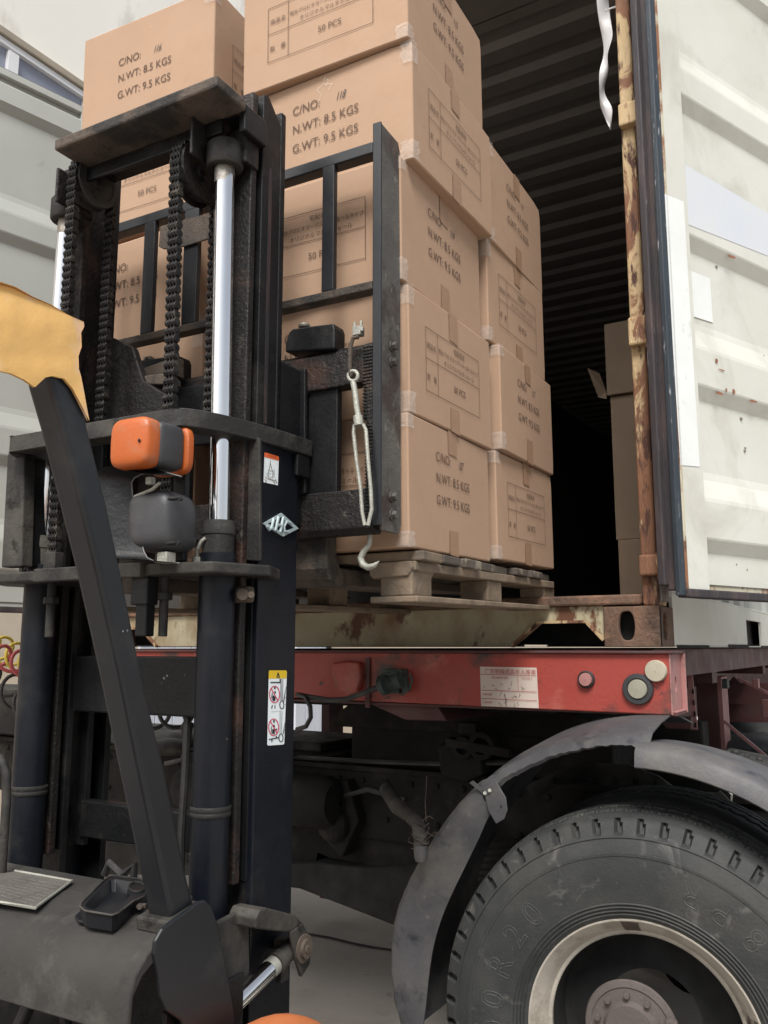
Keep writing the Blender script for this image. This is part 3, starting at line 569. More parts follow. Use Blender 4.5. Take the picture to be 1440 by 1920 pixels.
for wi, (y0, lb) in enumerate(((WY, 'large dusty truck tyre on a pale rim under the broken mudguard, the outer one of the pair'), (WY+.32, 'inner truck tyre of the pair, dark behind the outer wheel'))):
    wh = thing('truck_wheel', lb, 'wheel', (WX, y0, WZ), 'dual rear wheels of the tractor')
    # wheels are bolted on the truck: they are its parts
    for k in ('category', 'group'): del wh[k]
    wh.parent = tk; wh.location = V((WX, y0, WZ))-tk.location
    tyre_mb(y0, wi == 0).build('tyre', M['tyre'], wh, smooth=True)
    prof = [(.02, .264), (.006, .2755), (-.001, .2765), (.0, .272), (.008, .266), (.02, .255), (.034, .246), (.05, .238), (.052, .228)]
    part('rim', M['rim'], wh, lambda b: b.lathe((WX, y0, WZ), (0, 1, 0), prof, 96), smooth=True)
    if wi == 0:
        part('rim_barrel', M['hole'], wh, lambda b: b.lathe((WX, y0, WZ), (0, 1, 0), [(.05, .229), (.09, .225), (.15, .222), (.165, .20), (.16, .15), (.15, .12)], 96), smooth=True)
        HY = y0+.03; hx, hz = WX-.034, WZ+.010
        part('hub', M['hub'], wh, lambda b: b.lathe((hx, HY, hz), (0, 1, 0), [(.13, .07), (.05, .075), (.032, .10), (.018, .112), (.012, .109), (.009, .096), (.012, .093), (.009, .066), (.004, .062), (-.004, .058), (-.004, .0005)], 72), smooth=True)
        part('bolt', M['hub'], wh, lambda b: [b.cyl((hx+.080*math.cos(a), HY+.012, hz+.080*math.sin(a)), (hx+.080*math.cos(a), HY-.004, hz+.080*math.sin(a)), .0075, n=6) for a in [R(22+36*i) for i in range(10)]], bevel=.001)
        part('plug', M['hub'], wh, lambda b: b.lathe((hx+.095, HY+.004, hz+.030), (0, -1, 0), [(-.01, .016), (.004, .016), (.005, .013), (.008, .012), (.009, .006), (.002, .005), (.002, .0005)], 24), smooth=True)
        part('rim_stain', mat('brown_rim_stain', (.10, .075, .06), None, 20, .8), wh, lambda b: b.sheet([[V((WX+math.sin(a)*r, y0+h-.0015, WZ+math.cos(a)*(r+0))) for h, r in ((.006, .267), (.018, .256), (.034, .2455), (.05, .2375))] for a in (R(-9), R(-6), R(-3), R(0))]))
        # raised sidewall lettering
        def lett(b, right_side):
            def ch(c, ang, flip=False, size=.084, rad=.338):
                cu = bpy.data.curves.new('t', 'FONT'); cu.body = c; cu.size = size; cu.align_x = 'CENTER'; cu.fill_mode = 'NONE'; cu.bevel_depth = .0014; cu.bevel_resolution = 0; cu.resolution_u = 3
                o = bpy.data.objects.new('t', cu); sc.collection.objects.link(o); dg = bpy.context.evaluated_depsgraph_get(); dg.update(); me = bpy.data.meshes.new_from_object(o.evaluated_get(dg))
                a = R(ang); ro = V((math.sin(a), 0, math.cos(a))); ta = V((math.cos(a), 0, -math.sin(a)))
                if flip: base = V((WX, 0, WZ))+ro*(rad+.062); xa, ya = -ta, -ro
                else: base = V((WX, 0, WZ))+ro*rad; xa, ya = ta, ro
                vs = []
                for v in me.vertices:
                    p = base+xa*v.co.x+ya*v.co.y; rr = (V((p.x, 0, p.z))-V((WX, 0, WZ))).length
                    hy = -.0135 if rr < .36 else (-.0165 if rr < .41 else -.0165); p.y = y0+hy+v.co.z*.6; vs.append(p)
                b.add(vs, [tuple(p.vertices) for p in me.polygons])
                bpy.data.objects.remove(o); bpy.data.curves.remove(cu); bpy.data.meshes.remove(me)
            if not right_side:
             for c, a in (('1', -117), ('0', -107), ('.', -100.5), ('0', -94), ('0', -83), ('R', -70), ('2', -56), ('0', -44.5)): ch(c, a)
            if right_side:
             for c, a in (('1', 58), ('8', 44), ('P', 31.5), ('R', 20)): ch(c, a, True, .078)
        mlet = mat('raised_tyre_rubber', (.060, .062, .059), None, 20, .7)
        for rs_ in (False, True): part('raised_lettering', mlet, wh, lambda b: lett(b, rs_))
# the tractor stands askew under the trailer: turn its wheels about the outer wheel's rim centre
WROT = R(5)
for o in list(tk.children):
    if o.name.startswith('truck_wheel'):
        dy = (o.location+tk.location).y-WY; o.rotation_euler.z = WROT; o.location = V((WX-math.sin(WROT)*dy, WY+math.cos(WROT)*dy, WZ))-tk.location
# mudguard
def arc(a0, a1, prof, n=24, th=.004, jag=None):
    b = MB(); rows = []
    for k in range(n+1):
        a = R(a0+(a1-a0)*k/n); t = k/n; P = prof(t) if callable(prof) else prof
        rows.append([V((WX+math.sin(a)*r, y, WZ+math.cos(a)*r)) for r, y in P])
    vs = [p for r in rows for p in r]; m = len(rows[0])
    b.sheet(rows)
    o2 = []
    for k in range(n+1):
        a = R(a0+(a1-a0)*k/n); t = k/n; P = prof(t) if callable(prof) else prof
        o2.append([V((WX+math.sin(a)*(r+(-th if i > 1 else 0)), y+(th if i <= 2 else 0), WZ+math.cos(a)*(r+(-th if i > 1 else 0)))) for i, (r, y) in enumerate(P)])
    b.sheet(o2)
    for i in range(m-1):
        b.add([rows[0][i], rows[0][i+1], o2[0][i+1], o2[0][i]], [(0, 1, 2, 3)]); b.add([rows[-1][i], rows[-1][i+1], o2[-1][i+1], o2[-1][i]], [(0, 1, 2, 3)])
    for k in range(n): b.add([rows[k][0], rows[k+1][0], o2[k+1][0], o2[k][0]], [(0, 1, 2, 3)])
    return b
def pl(t):      # left piece, lip narrows towards its lower tip
    def cr_(T):
        x = min(t*8, 7.999); k = int(x); f = x-k; a, b_, c, d = T[max(k-1, 0)], T[k], T[k+1], T[min(k+2, 8)]
        return .5*((2*b_)+(c-a)*f+(2*a-5*b_+4*c-d)*f*f+(3*b_-a-3*c+d)*f**3)
    ro = cr_((.702, .696, .692, .694, .703, .708, .702, .690, .672)); ri_ = cr_((.618, .588, .570, .564, .565, .568, .571, .580, .600)); w_ = ro-ri_-.008
    ri = ro-w_-.008
    rr = random.Random(int(t*60)); ro += rr.uniform(-.0015, .0015)
    return [(ri, 2.202), (ri+w_*.45, 2.188), (ro-.02, 2.197), (ro-.005, 2.215), (ro, 2.25), (ro+.002, 2.5), (ro, 2.78)]
arc(-37, -101, pl, 40).build('mudguard', M['fender'], tk, smooth=True, label='left mudguard section with a scuffed bulging side')
rj = random.Random(5)
jag = {k: rj.uniform(-.0022, .0022) for k in range(60)}
def pm(t):
    u = t; k = int(t*40); j = jag[k]
    lo_ = .655+.028*u+j
    w_ = .030*(1-u)+.002
    if t > .92: lo_ -= .02*(t-.92)/.08
    return [(lo_, 2.215), (lo_+w_*.4, 2.208), (lo_+w_+.008, 2.225), (.70+.012*u, 2.27), (.715+.016*u, 2.36), (.725+.022*u, 2.5), (.70, 2.76)]
arc(-39, 3.2, pm, 40).build('mudguard', M['fender'], tk, smooth=True, label='middle mudguard section with its side lip torn away')
def pr_(t): ri = .630+.010*t; return [(ri, 2.192), (ri+.003, 2.189), (.668, 2.194), (.683, 2.208), (.690, 2.24), (.672, 2.5), (.62, 2.76)]
arc(1.0, 80, pr_, 30).build('mudguard', M['fender'], tk, smooth=True, label='right mudguard section with an intact rolled lip')
Yp = 2.188
ov = part('overlap_plate', M['fender'], tk, lambda b: b.prism([AY(x, y, Yp) for x, y in ((905, 1478), (930, 1466), (948, 1496), (951, 1520), (945, 1536), (930, 1545), (915, 1520))], (0, .006, 0)), bevel=.002)
part('bolt', M['galv'], ov, lambda b: [b.cyl(AY(x, y, Yp-.006), AY(x, y, Yp+.004), .005, n=8) for x, y in ((909, 1487), (918, 1482))])
part('hole', M['hole'], ov, lambda b: b.cyl(AY(940, 1512, Yp-.0006), AY(940, 1512, Yp+.004), .0035, n=10))
part('overlap_edge', M['fender'], ov, lambda b: b.prism([AY(x, y, Yp-.001) for x, y in ((880, 1468), (886, 1464), (906, 1480), (903, 1486))], (0, .004, 0)))
# mudguard stay with wire
st = part('mudguard_stay', M['dusty'], tk, lambda b: b.tube([AY(x, y, Y) for x, y, Y in ((725, 1480, 2.5), (745, 1512, 2.4), (768, 1528, 2.3), (784, 1545, 2.2), (788, 1575, 2.15), (789, 1606, 2.14))], .018, 14, rs=[.024, .024, .021, .019, .018, .018]), smooth=True)
stc = part('stay_cap', M['fender'], st, lambda b: b.lathe(AY(789, 1606, 2.14), (0, 0, -1), [(-.03, .019), (.0, .0185), (.012, .014), (.016, .001)], 20), smooth=True)
def wires(b):
    rr = random.Random(11)
    for k in range(5):
        c = V(AY(788+rr.uniform(-2, 3), 1548+k*9, 2.15)); rad = .021+rr.uniform(0, .006); ph = rr.uniform(0, 6)
        b.tube([c+V((math.cos(a+ph)*rad, math.sin(a+ph)*rad, .008*math.sin(a*2+k))) for a in [2*math.pi*i/12 for i in range(10)]], .0012, 4)
    for P in (((800, 1455), (799, 1480), (797, 1505), (799, 1540)), ((790, 1540), (805, 1530), (812, 1535)), ((800, 1560), (812, 1568), (826, 1560), (838, 1552)), ((795, 1575), (780, 1585), (765, 1578), (768, 1570)), ((800, 1575), (815, 1560), (830, 1566))):
        b.tube([AY(x, y, 2.12) for x, y in P], .0011, 5)
part('tie_wire', M['barrust'], st, wires)
# inner arch, frame and running gear
ia = part('inner_arch', M['dusty'], tk, lambda b: b.prism([AY(x, y, 2.84) for x, y in ((985, 1475), (1040, 1446), (1110, 1430), (1180, 1434), (1235, 1455), (1275, 1485), (1300, 1508), (1320, 1510), (1332, 1496), (1350, 1482), (1395, 1530), (1420, 1640), (1300, 1600), (1250, 1536), (1215, 1508), (1180, 1480), (1110, 1468), (1040, 1474), (1000, 1500))], (0, .01, 0)), bevel=.002)
part('rivet', M['under'], ia, lambda b: [b.ball(AY(x, y, 2.838), .011, .009, .011, 10, 6) for x, y in ((1040, 1464), (1078, 1463), (1117, 1463), (1155, 1464), (1192, 1465), (1230, 1472), (1258, 1498))])
part('wire', M['galv'], ia, lambda b: b.tube([AY(x, y, 2.86) for x, y in ((1290, 1528), (1330, 1534), (1370, 1520), (1372, 1490), (1350, 1470))], .0035, 5))
Yf = 3.0
fr = part('frame_rail', M['under'], tk, lambda b: (b.box(-5.5, .6, Yf, Yf+.09, .70, .968), b.box(-5.5, .6, 3.8, 3.89, .70, .968)), bevel=.006)
part('frame_flange', M['under'], tk, lambda b: b.box(-5.5, .6, Yf-.02, Yf, .955, .975), bevel=.003)
part('rivet', M['under'], fr, lambda b: [b.ball((-4.2+.11*i, Yf-.002, z), .013, .01, .013, 8, 5) for i in range(36) for z in (.78, .92)])
def lump(b):
    P = [(130, 1500), (600, 1500), (1010, 1480), (1010, 1600), (850, 1622), (742, 1640), (692, 1621), (640, 1612), (620, 1609), (596, 1598), (585, 1640), (140, 1640)]
    b.prism([AY(x, y, Yf+.03) for x, y in P], (0, .5, 0))
part('suspension_beam', M['under'], tk, lump)
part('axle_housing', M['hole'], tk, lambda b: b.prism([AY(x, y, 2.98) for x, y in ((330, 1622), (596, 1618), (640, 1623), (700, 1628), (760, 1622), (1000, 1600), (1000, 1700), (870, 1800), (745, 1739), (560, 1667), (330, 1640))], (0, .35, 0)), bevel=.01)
part('differential', M['under'], tk, lambda b: b.ball((WX-.05, 3.42, .54), .26, .28, .26, 24, 14), smooth=True)
part('axle_tube', M['under'], tk, lambda b: b.cyl((WX, 2.75, .54), (WX, 4.3, .54), .09))
part('spring_hanger', M['under'], tk, lambda b: (b.prism([AY(x, y, 2.94) for x, y in ((600, 1470), (650, 1462), (672, 1540), (640, 1610), (596, 1560))], (0, .08, 0)), b.prism([AY(x, y, 2.93) for x, y in ((820, 1395), (900, 1392), (905, 1452), (870, 1468), (825, 1450))], (0, .08, 0)), b.ball(AY(625, 1545, 2.93), .07, .05, .07)), bevel=.008)
part('leaf_spring', M['under'], tk, lambda b: [b.tube([V((WX-.9+.15*i, 2.9, .66+.03*k-.0018*(i-6)**2*(1+.2*k)+.02)) for i in range(13)], .014, 6) for k in range(6)])
part('dark_gap_filler', M['under'], tk, lambda b: b.box(AY(1185, 1380, 3.5).x, AY(1318, 1380, 3.5).x, 3.5, 3.62, .96, AY(1250, 1352, 3.5).z), bevel=.01)  # added dark box hiding the bright gap below the bolster
part('air_tank', M['under'], tk, lambda b: b.lathe((-2.35, 2.90, .84), (1, 0, 0), [(-.42, .01), (-.40, .08), (-.36, .10), (.36, .10), (.40, .08), (.42, .01)], 28), smooth=True)
part('fifth_wheel', M['under'], tk, lambda b: (b.prism([(-2.04, 3.0, 1.16), (-1.9, 3.0, 1.25), (-1.15, 3.0, 1.25), (-.95, 3.0, 1.19), (-.95, 3.0, 1.12), (-2.04, 3.0, 1.12)], (0, .85, 0)), b.box(-1.98, -.9, 3.05, 3.8, .97, 1.125)), bevel=.01)
part('coupling_bracket', M['under'], tk, lambda b: (b.lathe(AY(905, 1398, 2.92), (0, 1, 0), [(-.02, .05), (-.02, .03), (.02, .03), (.02, .05)], 20, closed=True), b.lathe(AY(870, 1402, 2.92), (0, 1, 0), [(-.02, .04), (-.02, .022), (.02, .022), (.02, .04)], 20, closed=True), b.beam(AY(840, 1390, 2.92), AY(960, 1412, 2.92), .05, .03), b.box(-1.42, -1.35, 2.9, 2.95, 1.13, 1.17)), bevel=.003)
part('brake_line', M['blackh'], tk, lambda b: (b.tube([AY(x, y, 2.96) for x, y in ((560, 1420), (700, 1428), (820, 1432), (960, 1430))], .009, 6), b.tube([AY(x, y, 2.9) for x, y in ((1010, 1400), (1070, 1392), (1110, 1375), (1150, 1352))], .01, 6), b.tube([AY(x, y, 2.94) for x, y in ((556, 1490), (620, 1500), (690, 1480), (760, 1500))], .01, 6)), smooth=True)
part('catwalk', M['dusty'], tk, lambda b: (b.box(-5.2, -2.1, 3.0, 3.85, .976, .99), b.box(-2.7, -2.2, 3.15, 3.6, .991, 1.03), b.box(-5.2, -3.75, 2.95, 3.4, .991, 1.22)), bevel=.01)
part('bundled_cover', M['dusty'], tk, lambda b: (b.ball(AY(340, 1392, 3.1), .16, .12, .05, 16, 8), b.ball(AY(320, 1400, 3.0), .12, .1, .04, 16, 8), b.ball(AY(215, 1405, 3.2), .12, .1, .06, 14, 8)), smooth=True)
part('far_wheel', M['tyre'], tk, lambda b: b.lathe((WX, 4.0, WZ), (0, 1, 0), [(.0, .27), (-.015, .38), (.01, .5), (.06, .527), (.5, .527), (.56, .5), (.58, .38), (.56, .27)], 64, closed=True), smooth=True)
part('rear_deck', M['dusty'], tk, lambda b: (b.beam(AY(1355, 1412, 3.0), AY(1450, 1432, 3.0), .25, .012), b.beam(AY(1385, 1423, 2.95), AY(1460, 1446, 2.95), .1, .03), b.beam(AY(1370, 1540, 3.3), AY(1450, 1560, 3.3), .1, .05), b.beam(AY(1340, 1590, 3.3), AY(1450, 1600, 3.3), .1, .05)), bevel=.004)
part('rivet', M['dusty'], tk, lambda b: [b.ball(AY(x, y, 2.95), .011, .011, .009, 8, 5) for x, y in ((1365, 1411), (1378, 1411), (1400, 1418), (1424, 1425))])
# trailer wheels behind
for i in range(2):
    tw = part('trailer_wheel', M['tyre'], tr, lambda b: b.lathe((-.72, 5.5+i*4.6, .64 if i == 0 else .54), (1, 0, 0), [(-.22, .27), (-.235, .40), (-.2, .50), (-.17, .527), (.17, .527), (.2, .50), (.235, .40), (.22, .27)], 80, closed=True, fn=(lambda an, k, h, r: r-.02 if k in (2, 5) and (an*30/math.pi) % 2 < .9 else r)), smooth=True)
    tw['label'] = 'dark trailer tyre behind the landing legs'
# ------------------------------------------------------------------ air hoses
def coil(name, m, label, P, turns, rad, r, ph=0, ax=(0, .35, 1)):
    n = int(turns*18); pts = []
    def cen(t):
        t *= len(P)-1; i = min(int(t), len(P)-2); f = t-i; return P[i]*(1-f)+P[i+1]*f
    for k in range(n+1):
        t = k/n; a = 2*math.pi*turns*t+ph; c = cen(t)
        pts.append(c+V((math.cos(a)*rad*.25, math.cos(a)*rad, math.sin(a)*rad)))
    b = MB(); b.tube(pts, r, 7); o = b.build(name, m, smooth='all'); tag(o, label, 'air hose', 'coiled air hoses sagging between cab and trailer'); return o
Q = lambda x, y, Y=2.75: AY(x, y, Y)
coil('coiled_air_hose', M['yellowh'], 'yellow coiled air hose, topmost of the coils left of the mast', [Q(-160, 1195), Q(-60, 1198), Q(0, 1215), Q(60, 1245), Q(110, 1262)], 10, .062, .008)
coil('coiled_air_hose', M['redh'], 'red coiled air hose just below the yellow coil', [Q(-160, 1220, 2.65), Q(-40, 1222, 2.65), Q(20, 1236, 2.65), Q(70, 1255, 2.65), Q(110, 1272, 2.65)], 7, .055, .009, 1)
coil('coiled_air_hose', M['blackh'], 'black coiled hose hanging lowest beneath the red coil', [Q(-60, 1262, 2.7), Q(15, 1280, 2.7), Q(45, 1320, 2.7), Q(110, 1345, 2.7), Q(220, 1350, 2.7)], 6, .065, .009, 2)
coil('coiled_air_hose', M['blackh'], 'black coiled hose seen through the mast above the catwalk', [Q(270, 1345), Q(330, 1342), Q(390, 1338), Q(460, 1330)], 4, .05, .009, 2.4)
lo = MB(); lo.tube([AY(x, y, 2.7) for x, y in ((345, 1450), (348, 1400), (342, 1362), (350, 1348), (358, 1362), (352, 1400), (340, 1425), (310, 1432))], .009, 7)
tag(lo.build('loose_hose', M['blackh'], smooth='all'), 'black hose loop dangling in front of the catwalk', 'hose')
l2 = MB(); l2.tube([AY(x, y, 2.38) for x, y in ((556, 1302), (572, 1306), (582, 1325), (583, 1345), (574, 1362), (556, 1368))], .008, 7)
tag(l2.build('loose_hose', M['blackh'], smooth='all'), 'black hose loop emerging right of the mast below the red beam', 'hose')
# ------------------------------------------------------------------ forklift frame of reference (parked 2 degrees skewed)
FY_ = R(2.0); RZ = Matrix.Rotation(FY_, 3, 'Z'); RZI = RZ.inverted()
def FX(x, y, X): d = RZI @ ray(x, y); return CAM+d*((X)/d.x)
def FY(x, y, Y): d = RZI @ ray(x, y); return CAM+d*((Y)/d.y)
def FZ(x, y, Z): d = RZI @ ray(x, y); return CAM+d*((Z-CAM.z)/d.z)
skewed = []
# ------------------------------------------------------------------ cartons on the pallet
BW, BD, BH = .484, .474, .300
def print_table(b, org, xa):
    za = V((0, 0, 1)); o = V(org); lw = .0016
    x0, x1, y0, y1, xc, yc = .080, .392, .068, .222, .143, .146
    for a, c, e, f in ((x0, y0, x1, y0+lw), (x0, y1-lw, x1, y1), (x0, yc, x1, yc+lw), (x0, y0, x0+lw, y1), (x1-lw, y0, x1, y1), (xc, y0, xc+lw, y1)): rect(b, a, c, e, f, o, xa, za)
    xa = V(xa)
    for s, x, y, sz, al in (('商品名', (x0+xc)/2, .174, .0165, 'CENTER'), ('数　量', (x0+xc)/2, .098, .0165, 'CENTER'), ('宅配専用', (xc+x1)/2, .198, .0165, 'CENTER'),
                            ('明治プロビオヨーグルトR-1 食べるタイプ', (xc+x1)/2, .178, .0128, 'CENTER'), ('オリジナルマルチショール', (xc+x1)/2, .155, .0150, 'CENTER'), ('50 PCS', (xc+x1)/2, .100, .0235, 'CENTER')):
        t = text_mb(s, sz, o+xa*x+za*y, xa, za, al); b.add(t.v, t.f)
def print_wt(b, org, xa):
    za = V((0, 0, 1)); o = V(org); xa = V(xa)
    for s, y in (('C/NO:', .214), ('N.WT: 8.5 KGS', .164), ('G.WT: 9.5 KGS', .112)):
        t = text_mb(s, .033, o+xa*.140+za*y, xa, za, sx=.92); b.add(t.v, t.f)
E1 = .0026
FR = ((-BW/2, -BD/2-E1, 0), (1, 0, 0)); BK = ((BW/2, BD/2+E1, 0), (-1, 0, 0)); RT = ((BW/2+E1, -BD/2, 0), (0, 1, 0)); LF = ((-BW/2-E1, BD/2, 0), (0, -1, 0))
def off(b): b.v = [v for v in b.v]; return b
prT = {}
for k_, fn_, side_ in (('At', print_table, FR), ('Aw', print_wt, RT), ('Bt', print_table, RT), ('Bw', print_wt, FR)): q_ = MB(); fn_(q_, *side_); prT[k_] = q_
def bulge(seed, hx=BH):
    b = MB(); n = 8; rr = random.Random(seed); bx, by = rr.uniform(-.004, .004), rr.uniform(-.004, .004)
    vs = {}; 
    def pt(u, v, w_):
        x, y, z = (u-.5)*BW, (v-.5)*BD, w_*hx
        nz_ = noise.noise(V((x*4+seed, y*4, z*4)))*.0013
        k = math.sin(math.pi*w_)*.0006
        if u in (0, 1): x += (k*math.sin(math.pi*v)+nz_*math.sin(math.pi*v))*(1 if u else -1)
        if v in (0, 1): y += (k*math.sin(math.pi*u)+nz_*math.sin(math.pi*u))*(1 if v else -1)
        if w_ in (0, 1): z += (-.004*math.sin(math.pi*u)*math.sin(math.pi*v)+nz_)*(1 if w_ == 1 else .3)
        if u in (0, 1) and v in (0, 1) and w_ in (0, 1):
            q = random.Random(int(seed*64+u*8+v*4+round(w_*8)*997)); k2 = .0028*q.random()**2; x -= k2*(1 if u else -1); y -= k2*(1 if v else -1)
            if w_ in (0, 1): z -= k2*.8*(1 if w_ else -1)
        return (x, y, z)
    g = [i/n for i in range(n+1)]
    for c in (0, 1):
        b.sheet([[pt(c, v, w_) for v in g] for w_ in g]); b.sheet([[pt(u, c, w_) for u in g] for w_ in g]); b.sheet([[pt(u, v, c) for u in g] for v in g])
    return b
def tapes(b, seed, hx):
    rr = random.Random(seed*3+1)
    def strip(pts, wv):  # wrinkled strip along pts with half-width vector wv, thin
        rows = []
        for i, p in enumerate(pts): jx = rr.uniform(-.0012, .0012); rows.append([V(p)-V(wv)*(1+rr.uniform(-.12, .12))+V((jx*.3, 0, 0)), V(p)+V((0, 0, jx)), V(p)+V(wv)*(1+rr.uniform(-.12, .12))])
        b.sheet(rows)
    m = 8; x, y = BW/2, BD/2
    return strip
def carton(typ, seed, num, label, pos, rot=0, hx=BH, group='brown cartons stacked on the pallet', numfront=None):
    t = thing('carton', label, 'carton', pos, group); t.rotation_euler.z = rot
    o = bulge(seed, hx).build('body', M['card'], t, bevel=.0035, smooth=True, local=True)
    for k_, nm_ in (('t', 'printed_table'), ('w', 'printed_weights')): pb = MB(); pb.add(prT[typ+k_].v, prT[typ+k_].f); pb.build(nm_, M['ink'], t, local=True)
    if num == '118':
        tt = MB()
        for P in (((.24, .292), (.235, .27), (.215, .262), (.228, .245), (.222, .225)), ((.235, .27), (.262, .262), (.25, .25)), ((.24, .285), (.25, .275), (.243, .262))): stroke(tt, P, FR[0], FR[1], (0, 0, 1), .0025)
        tt.build('torn_tape', M['tapew'], t, local=True)
    rr = random.Random(seed*3+1); x, y = BW/2, BD/2
    def vt(b):      # clear tape folded round the front right edge
        for (za, zb_) in (((0, rr.uniform(.03, .07)), (hx-rr.uniform(.04, .1), hx)) if rr.random() < .5 else ((0, hx),)) if False else ((0, rr.uniform(.035, .06)), (hx-rr.uniform(.03, .06), hx)):
            n = 6; rows = []
            for i in range(n+1):
                z = za+(zb_-za)*i/n; j = rr.uniform(-.002, .003); rows.append([(x-.03+rr.uniform(-.006, .006), -y-.0022, z), (x-.012, -y-.003-abs(j), z), (x+.001, -y-.002, z), (x+.0026, -y+.006, z), (x+.003+abs(j), -y+.02+rr.uniform(-.004, .006), z)])
            b.sheet(rows)
    part('tape_edge', M['tapew'], t, vt, local=True)
    def st(b):      # brown tape at the middle of top and bottom seam, running down the faces
        for z0, z1 in ((hx-.055-rr.uniform(0, .02), hx+.001), (-.001, .05+rr.uniform(0, .02))):
            b.sheet([[(x+.0022, -.025, z0), (x+.0022, .025, z0-.003)], [(x+.0022, -.025, z1), (x+.0022, .025, z1)]])
        b.sheet([[(x-.002, -.025, hx-.0008), (x-.002, .025, hx-.0008)], [(0, -.025, hx-.001), (0, .025, hx-.001)]])
    part('seam_tape', M['tapeb'], t, st, local=True)
    if num:
        onfront = typ == 'B'
        org, xa = FR if onfront else RT; org = V(org); xa = V(xa)
        tb = text_mb(num, .030, org+xa*.27+V((0, 0, .214)), xa, (0, 0, 1), 'LEFT', .45, sx=.62); tb.build('handwritten_number', M['pen'], t, local=True)
    skewed.append(t); return t
XRB = -.85; TILT = R(1.0)
zrow = [1.654, 1.957, 2.262, 2.560, 2.862]
cart = []
specR = [('B2', '107', 'carton numbered 107, bottom front right on the pallet edge'), ('A2', None, ''), ]
def cx(col, dx=0): return XRB-BW/2+dx if col else XRB-BW*1.5-.118+dx
# type per row (front): right column bottom..top: A,B,A,B,A ; left column B,A,B,A,B
R_ = [('A', 0, 0, '107', 'carton numbered 107 in the bottom right front corner of the load'),
      ('B', .004, .012, None, 'front right carton second from the bottom with 50 PCS on its open side'),
      ('A', -.008, -.014, '119', 'front right carton third from the bottom behind the backrest window reading 119 on its side'),
      ('B', .020, .012, '118', 'carton numbered 118 on the right, fourth from the bottom, under the topmost one'),
      ('A', .010, -.01, '115', 'topmost carton of the front right stack numbered 115 on its side')]
for i, (ty, dx, dy, num, lb) in enumerate(R_): cart.append((ty, 10+i, num, lb, (cx(1, dx), 1.652+BD/2+dy, zrow[i]), R((.3, -.7, .5, -.9, .6)[i]), BH))
L_ = [('B', 0, 0, None, 'front left carton at the bottom of the load behind the mast cylinder'),
      ('A', .004, 0, None, 'front left carton second from the bottom behind the mast'),
      ('B', -.004, 0, None, 'front left carton at mid height seen between the lift chains'),
      ('A', .006, 0, None, 'front left carton just below the mast crosshead with 50 PCS showing'),
      ('B', .012, -.012, '116', 'carton numbered 116, topmost on the left above the mast crosshead')]
for i, (ty, dx, dy, num, lb) in enumerate(L_): cart.append((ty, 20+i, num, lb, (cx(0, dx), 1.652+BD/2+dy, zrow[i]+(.028 if i >= 3 else 0)), (R(-.4), R(.6), R(-.5), R(.7), R(2.2))[i], .345 if i == 4 else BH))
RB = [('B', .0, None, 'rear right carton at the bottom of the load nearest the pallet end'), ('A', .012, '117', 'rear right carton second from the bottom numbered 117, jutting out slightly'),
      ('B', .0, None, 'rear right carton third from the bottom with the table print in shade'), ('A', .004, '111', 'rear right carton topmost of the back stack, dim inside the doorway')]
for i, (ty, dx, num, lb) in enumerate(RB): cart.append((ty, 30+i, num, lb, (cx(1, dx), 1.652+BD*1.5+.03+(.03 if i < 2 else 0), zrow[i]+.012), R((-.5, .8, -.6, .9)[i]), BH))
for i in range(4): cart.append(('AB'[i % 2], 40+i, None, ['rear left carton at the bottom of the load', 'rear left carton second from the bottom', 'rear left carton third from the bottom', 'rear left carton topmost of the back left stack'][i], (cx(0, 0), 1.652+BD*1.5+.03, zrow[i]+.012), 0, BH))
piv = V((0, 1.652, 1.654))
for ty, sd_, num, lb, pos, rot, hx in cart:
    p = V(pos); t = carton(ty, sd_, num, lb, (0, 0, 0), rot, hx); d = p-piv; p = piv+V((d.x, d.y*math.cos(TILT)-d.z*math.sin(TILT)*.35, d.z*math.cos(TILT)+d.y*math.sin(TILT)))
    t.location = p; t.rotation_euler = (TILT, 0, rot)
# pallet
pt_ = thing('pallet', 'weathered wooden pallet under the cartons, tipped slightly on the forks', 'pallet', (XRB-.55, 2.16, 1.535)); PX0, PX1 = XRB-1.075, XRB-.005
def PB(b, x0, x1, y0, y1, z0, z1, j=0):
    b.box(x0, x1, y0, y1, z0, z1)
for i in range(8):
    y0 = 1.69+i*.122; dz = (y0-1.652)*math.tan(TILT); rr = random.Random(i)
    part('deck_board', M['wooddark'] if i else M['wood'], pt_, lambda b: b.box(PX0-rr.uniform(0, .02), PX1+rr.uniform(-.01, .02)+(0 if i else .01), y0, y0+.098, 1.628+dz+rr.uniform(-.002, .002), 1.649+dz), bevel=.003)
for x in (PX0, (PX0+PX1)/2-.045, PX1-.09):
    part('stringer_board', M['wood'], pt_, lambda b: b.prism([(x, 1.685, 1.606), (x, 2.66, 1.606+.0165), (x, 2.66, 1.628+.0165), (x, 1.685, 1.627)], (.095, 0, 0)), bevel=.003)
    part('bottom_board', M['wood'], pt_, lambda b: b.prism([(x-.012, 1.672, 1.536), (x-.012, 2.68, 1.553), (x-.012, 2.68, 1.567), (x-.012, 1.672, 1.550)], (.118, 0, 0)), bevel=.003)
    for j, y in enumerate((1.682, 2.12, 2.58)):
        dz = (y-1.652)*math.tan(TILT)
        part('block', M['wood'], pt_, lambda b: b.box(x+.008, x+.088, y, y+.10, 1.550+dz, 1.606+dz), bevel=.004)
part('split_block', M['wood'], pt_, lambda b: b.prism([(PX1-.106, 1.676, 1.598), (PX1-.098, 1.676, 1.590), (PX1-.01, 1.676, 1.594), (PX1+.002, 1.676, 1.612), (PX1-.002, 1.676, 1.627), (PX1-.108, 1.676, 1.625)], (0, .12, 0)), bevel=.003)
skewed.append(pt_)
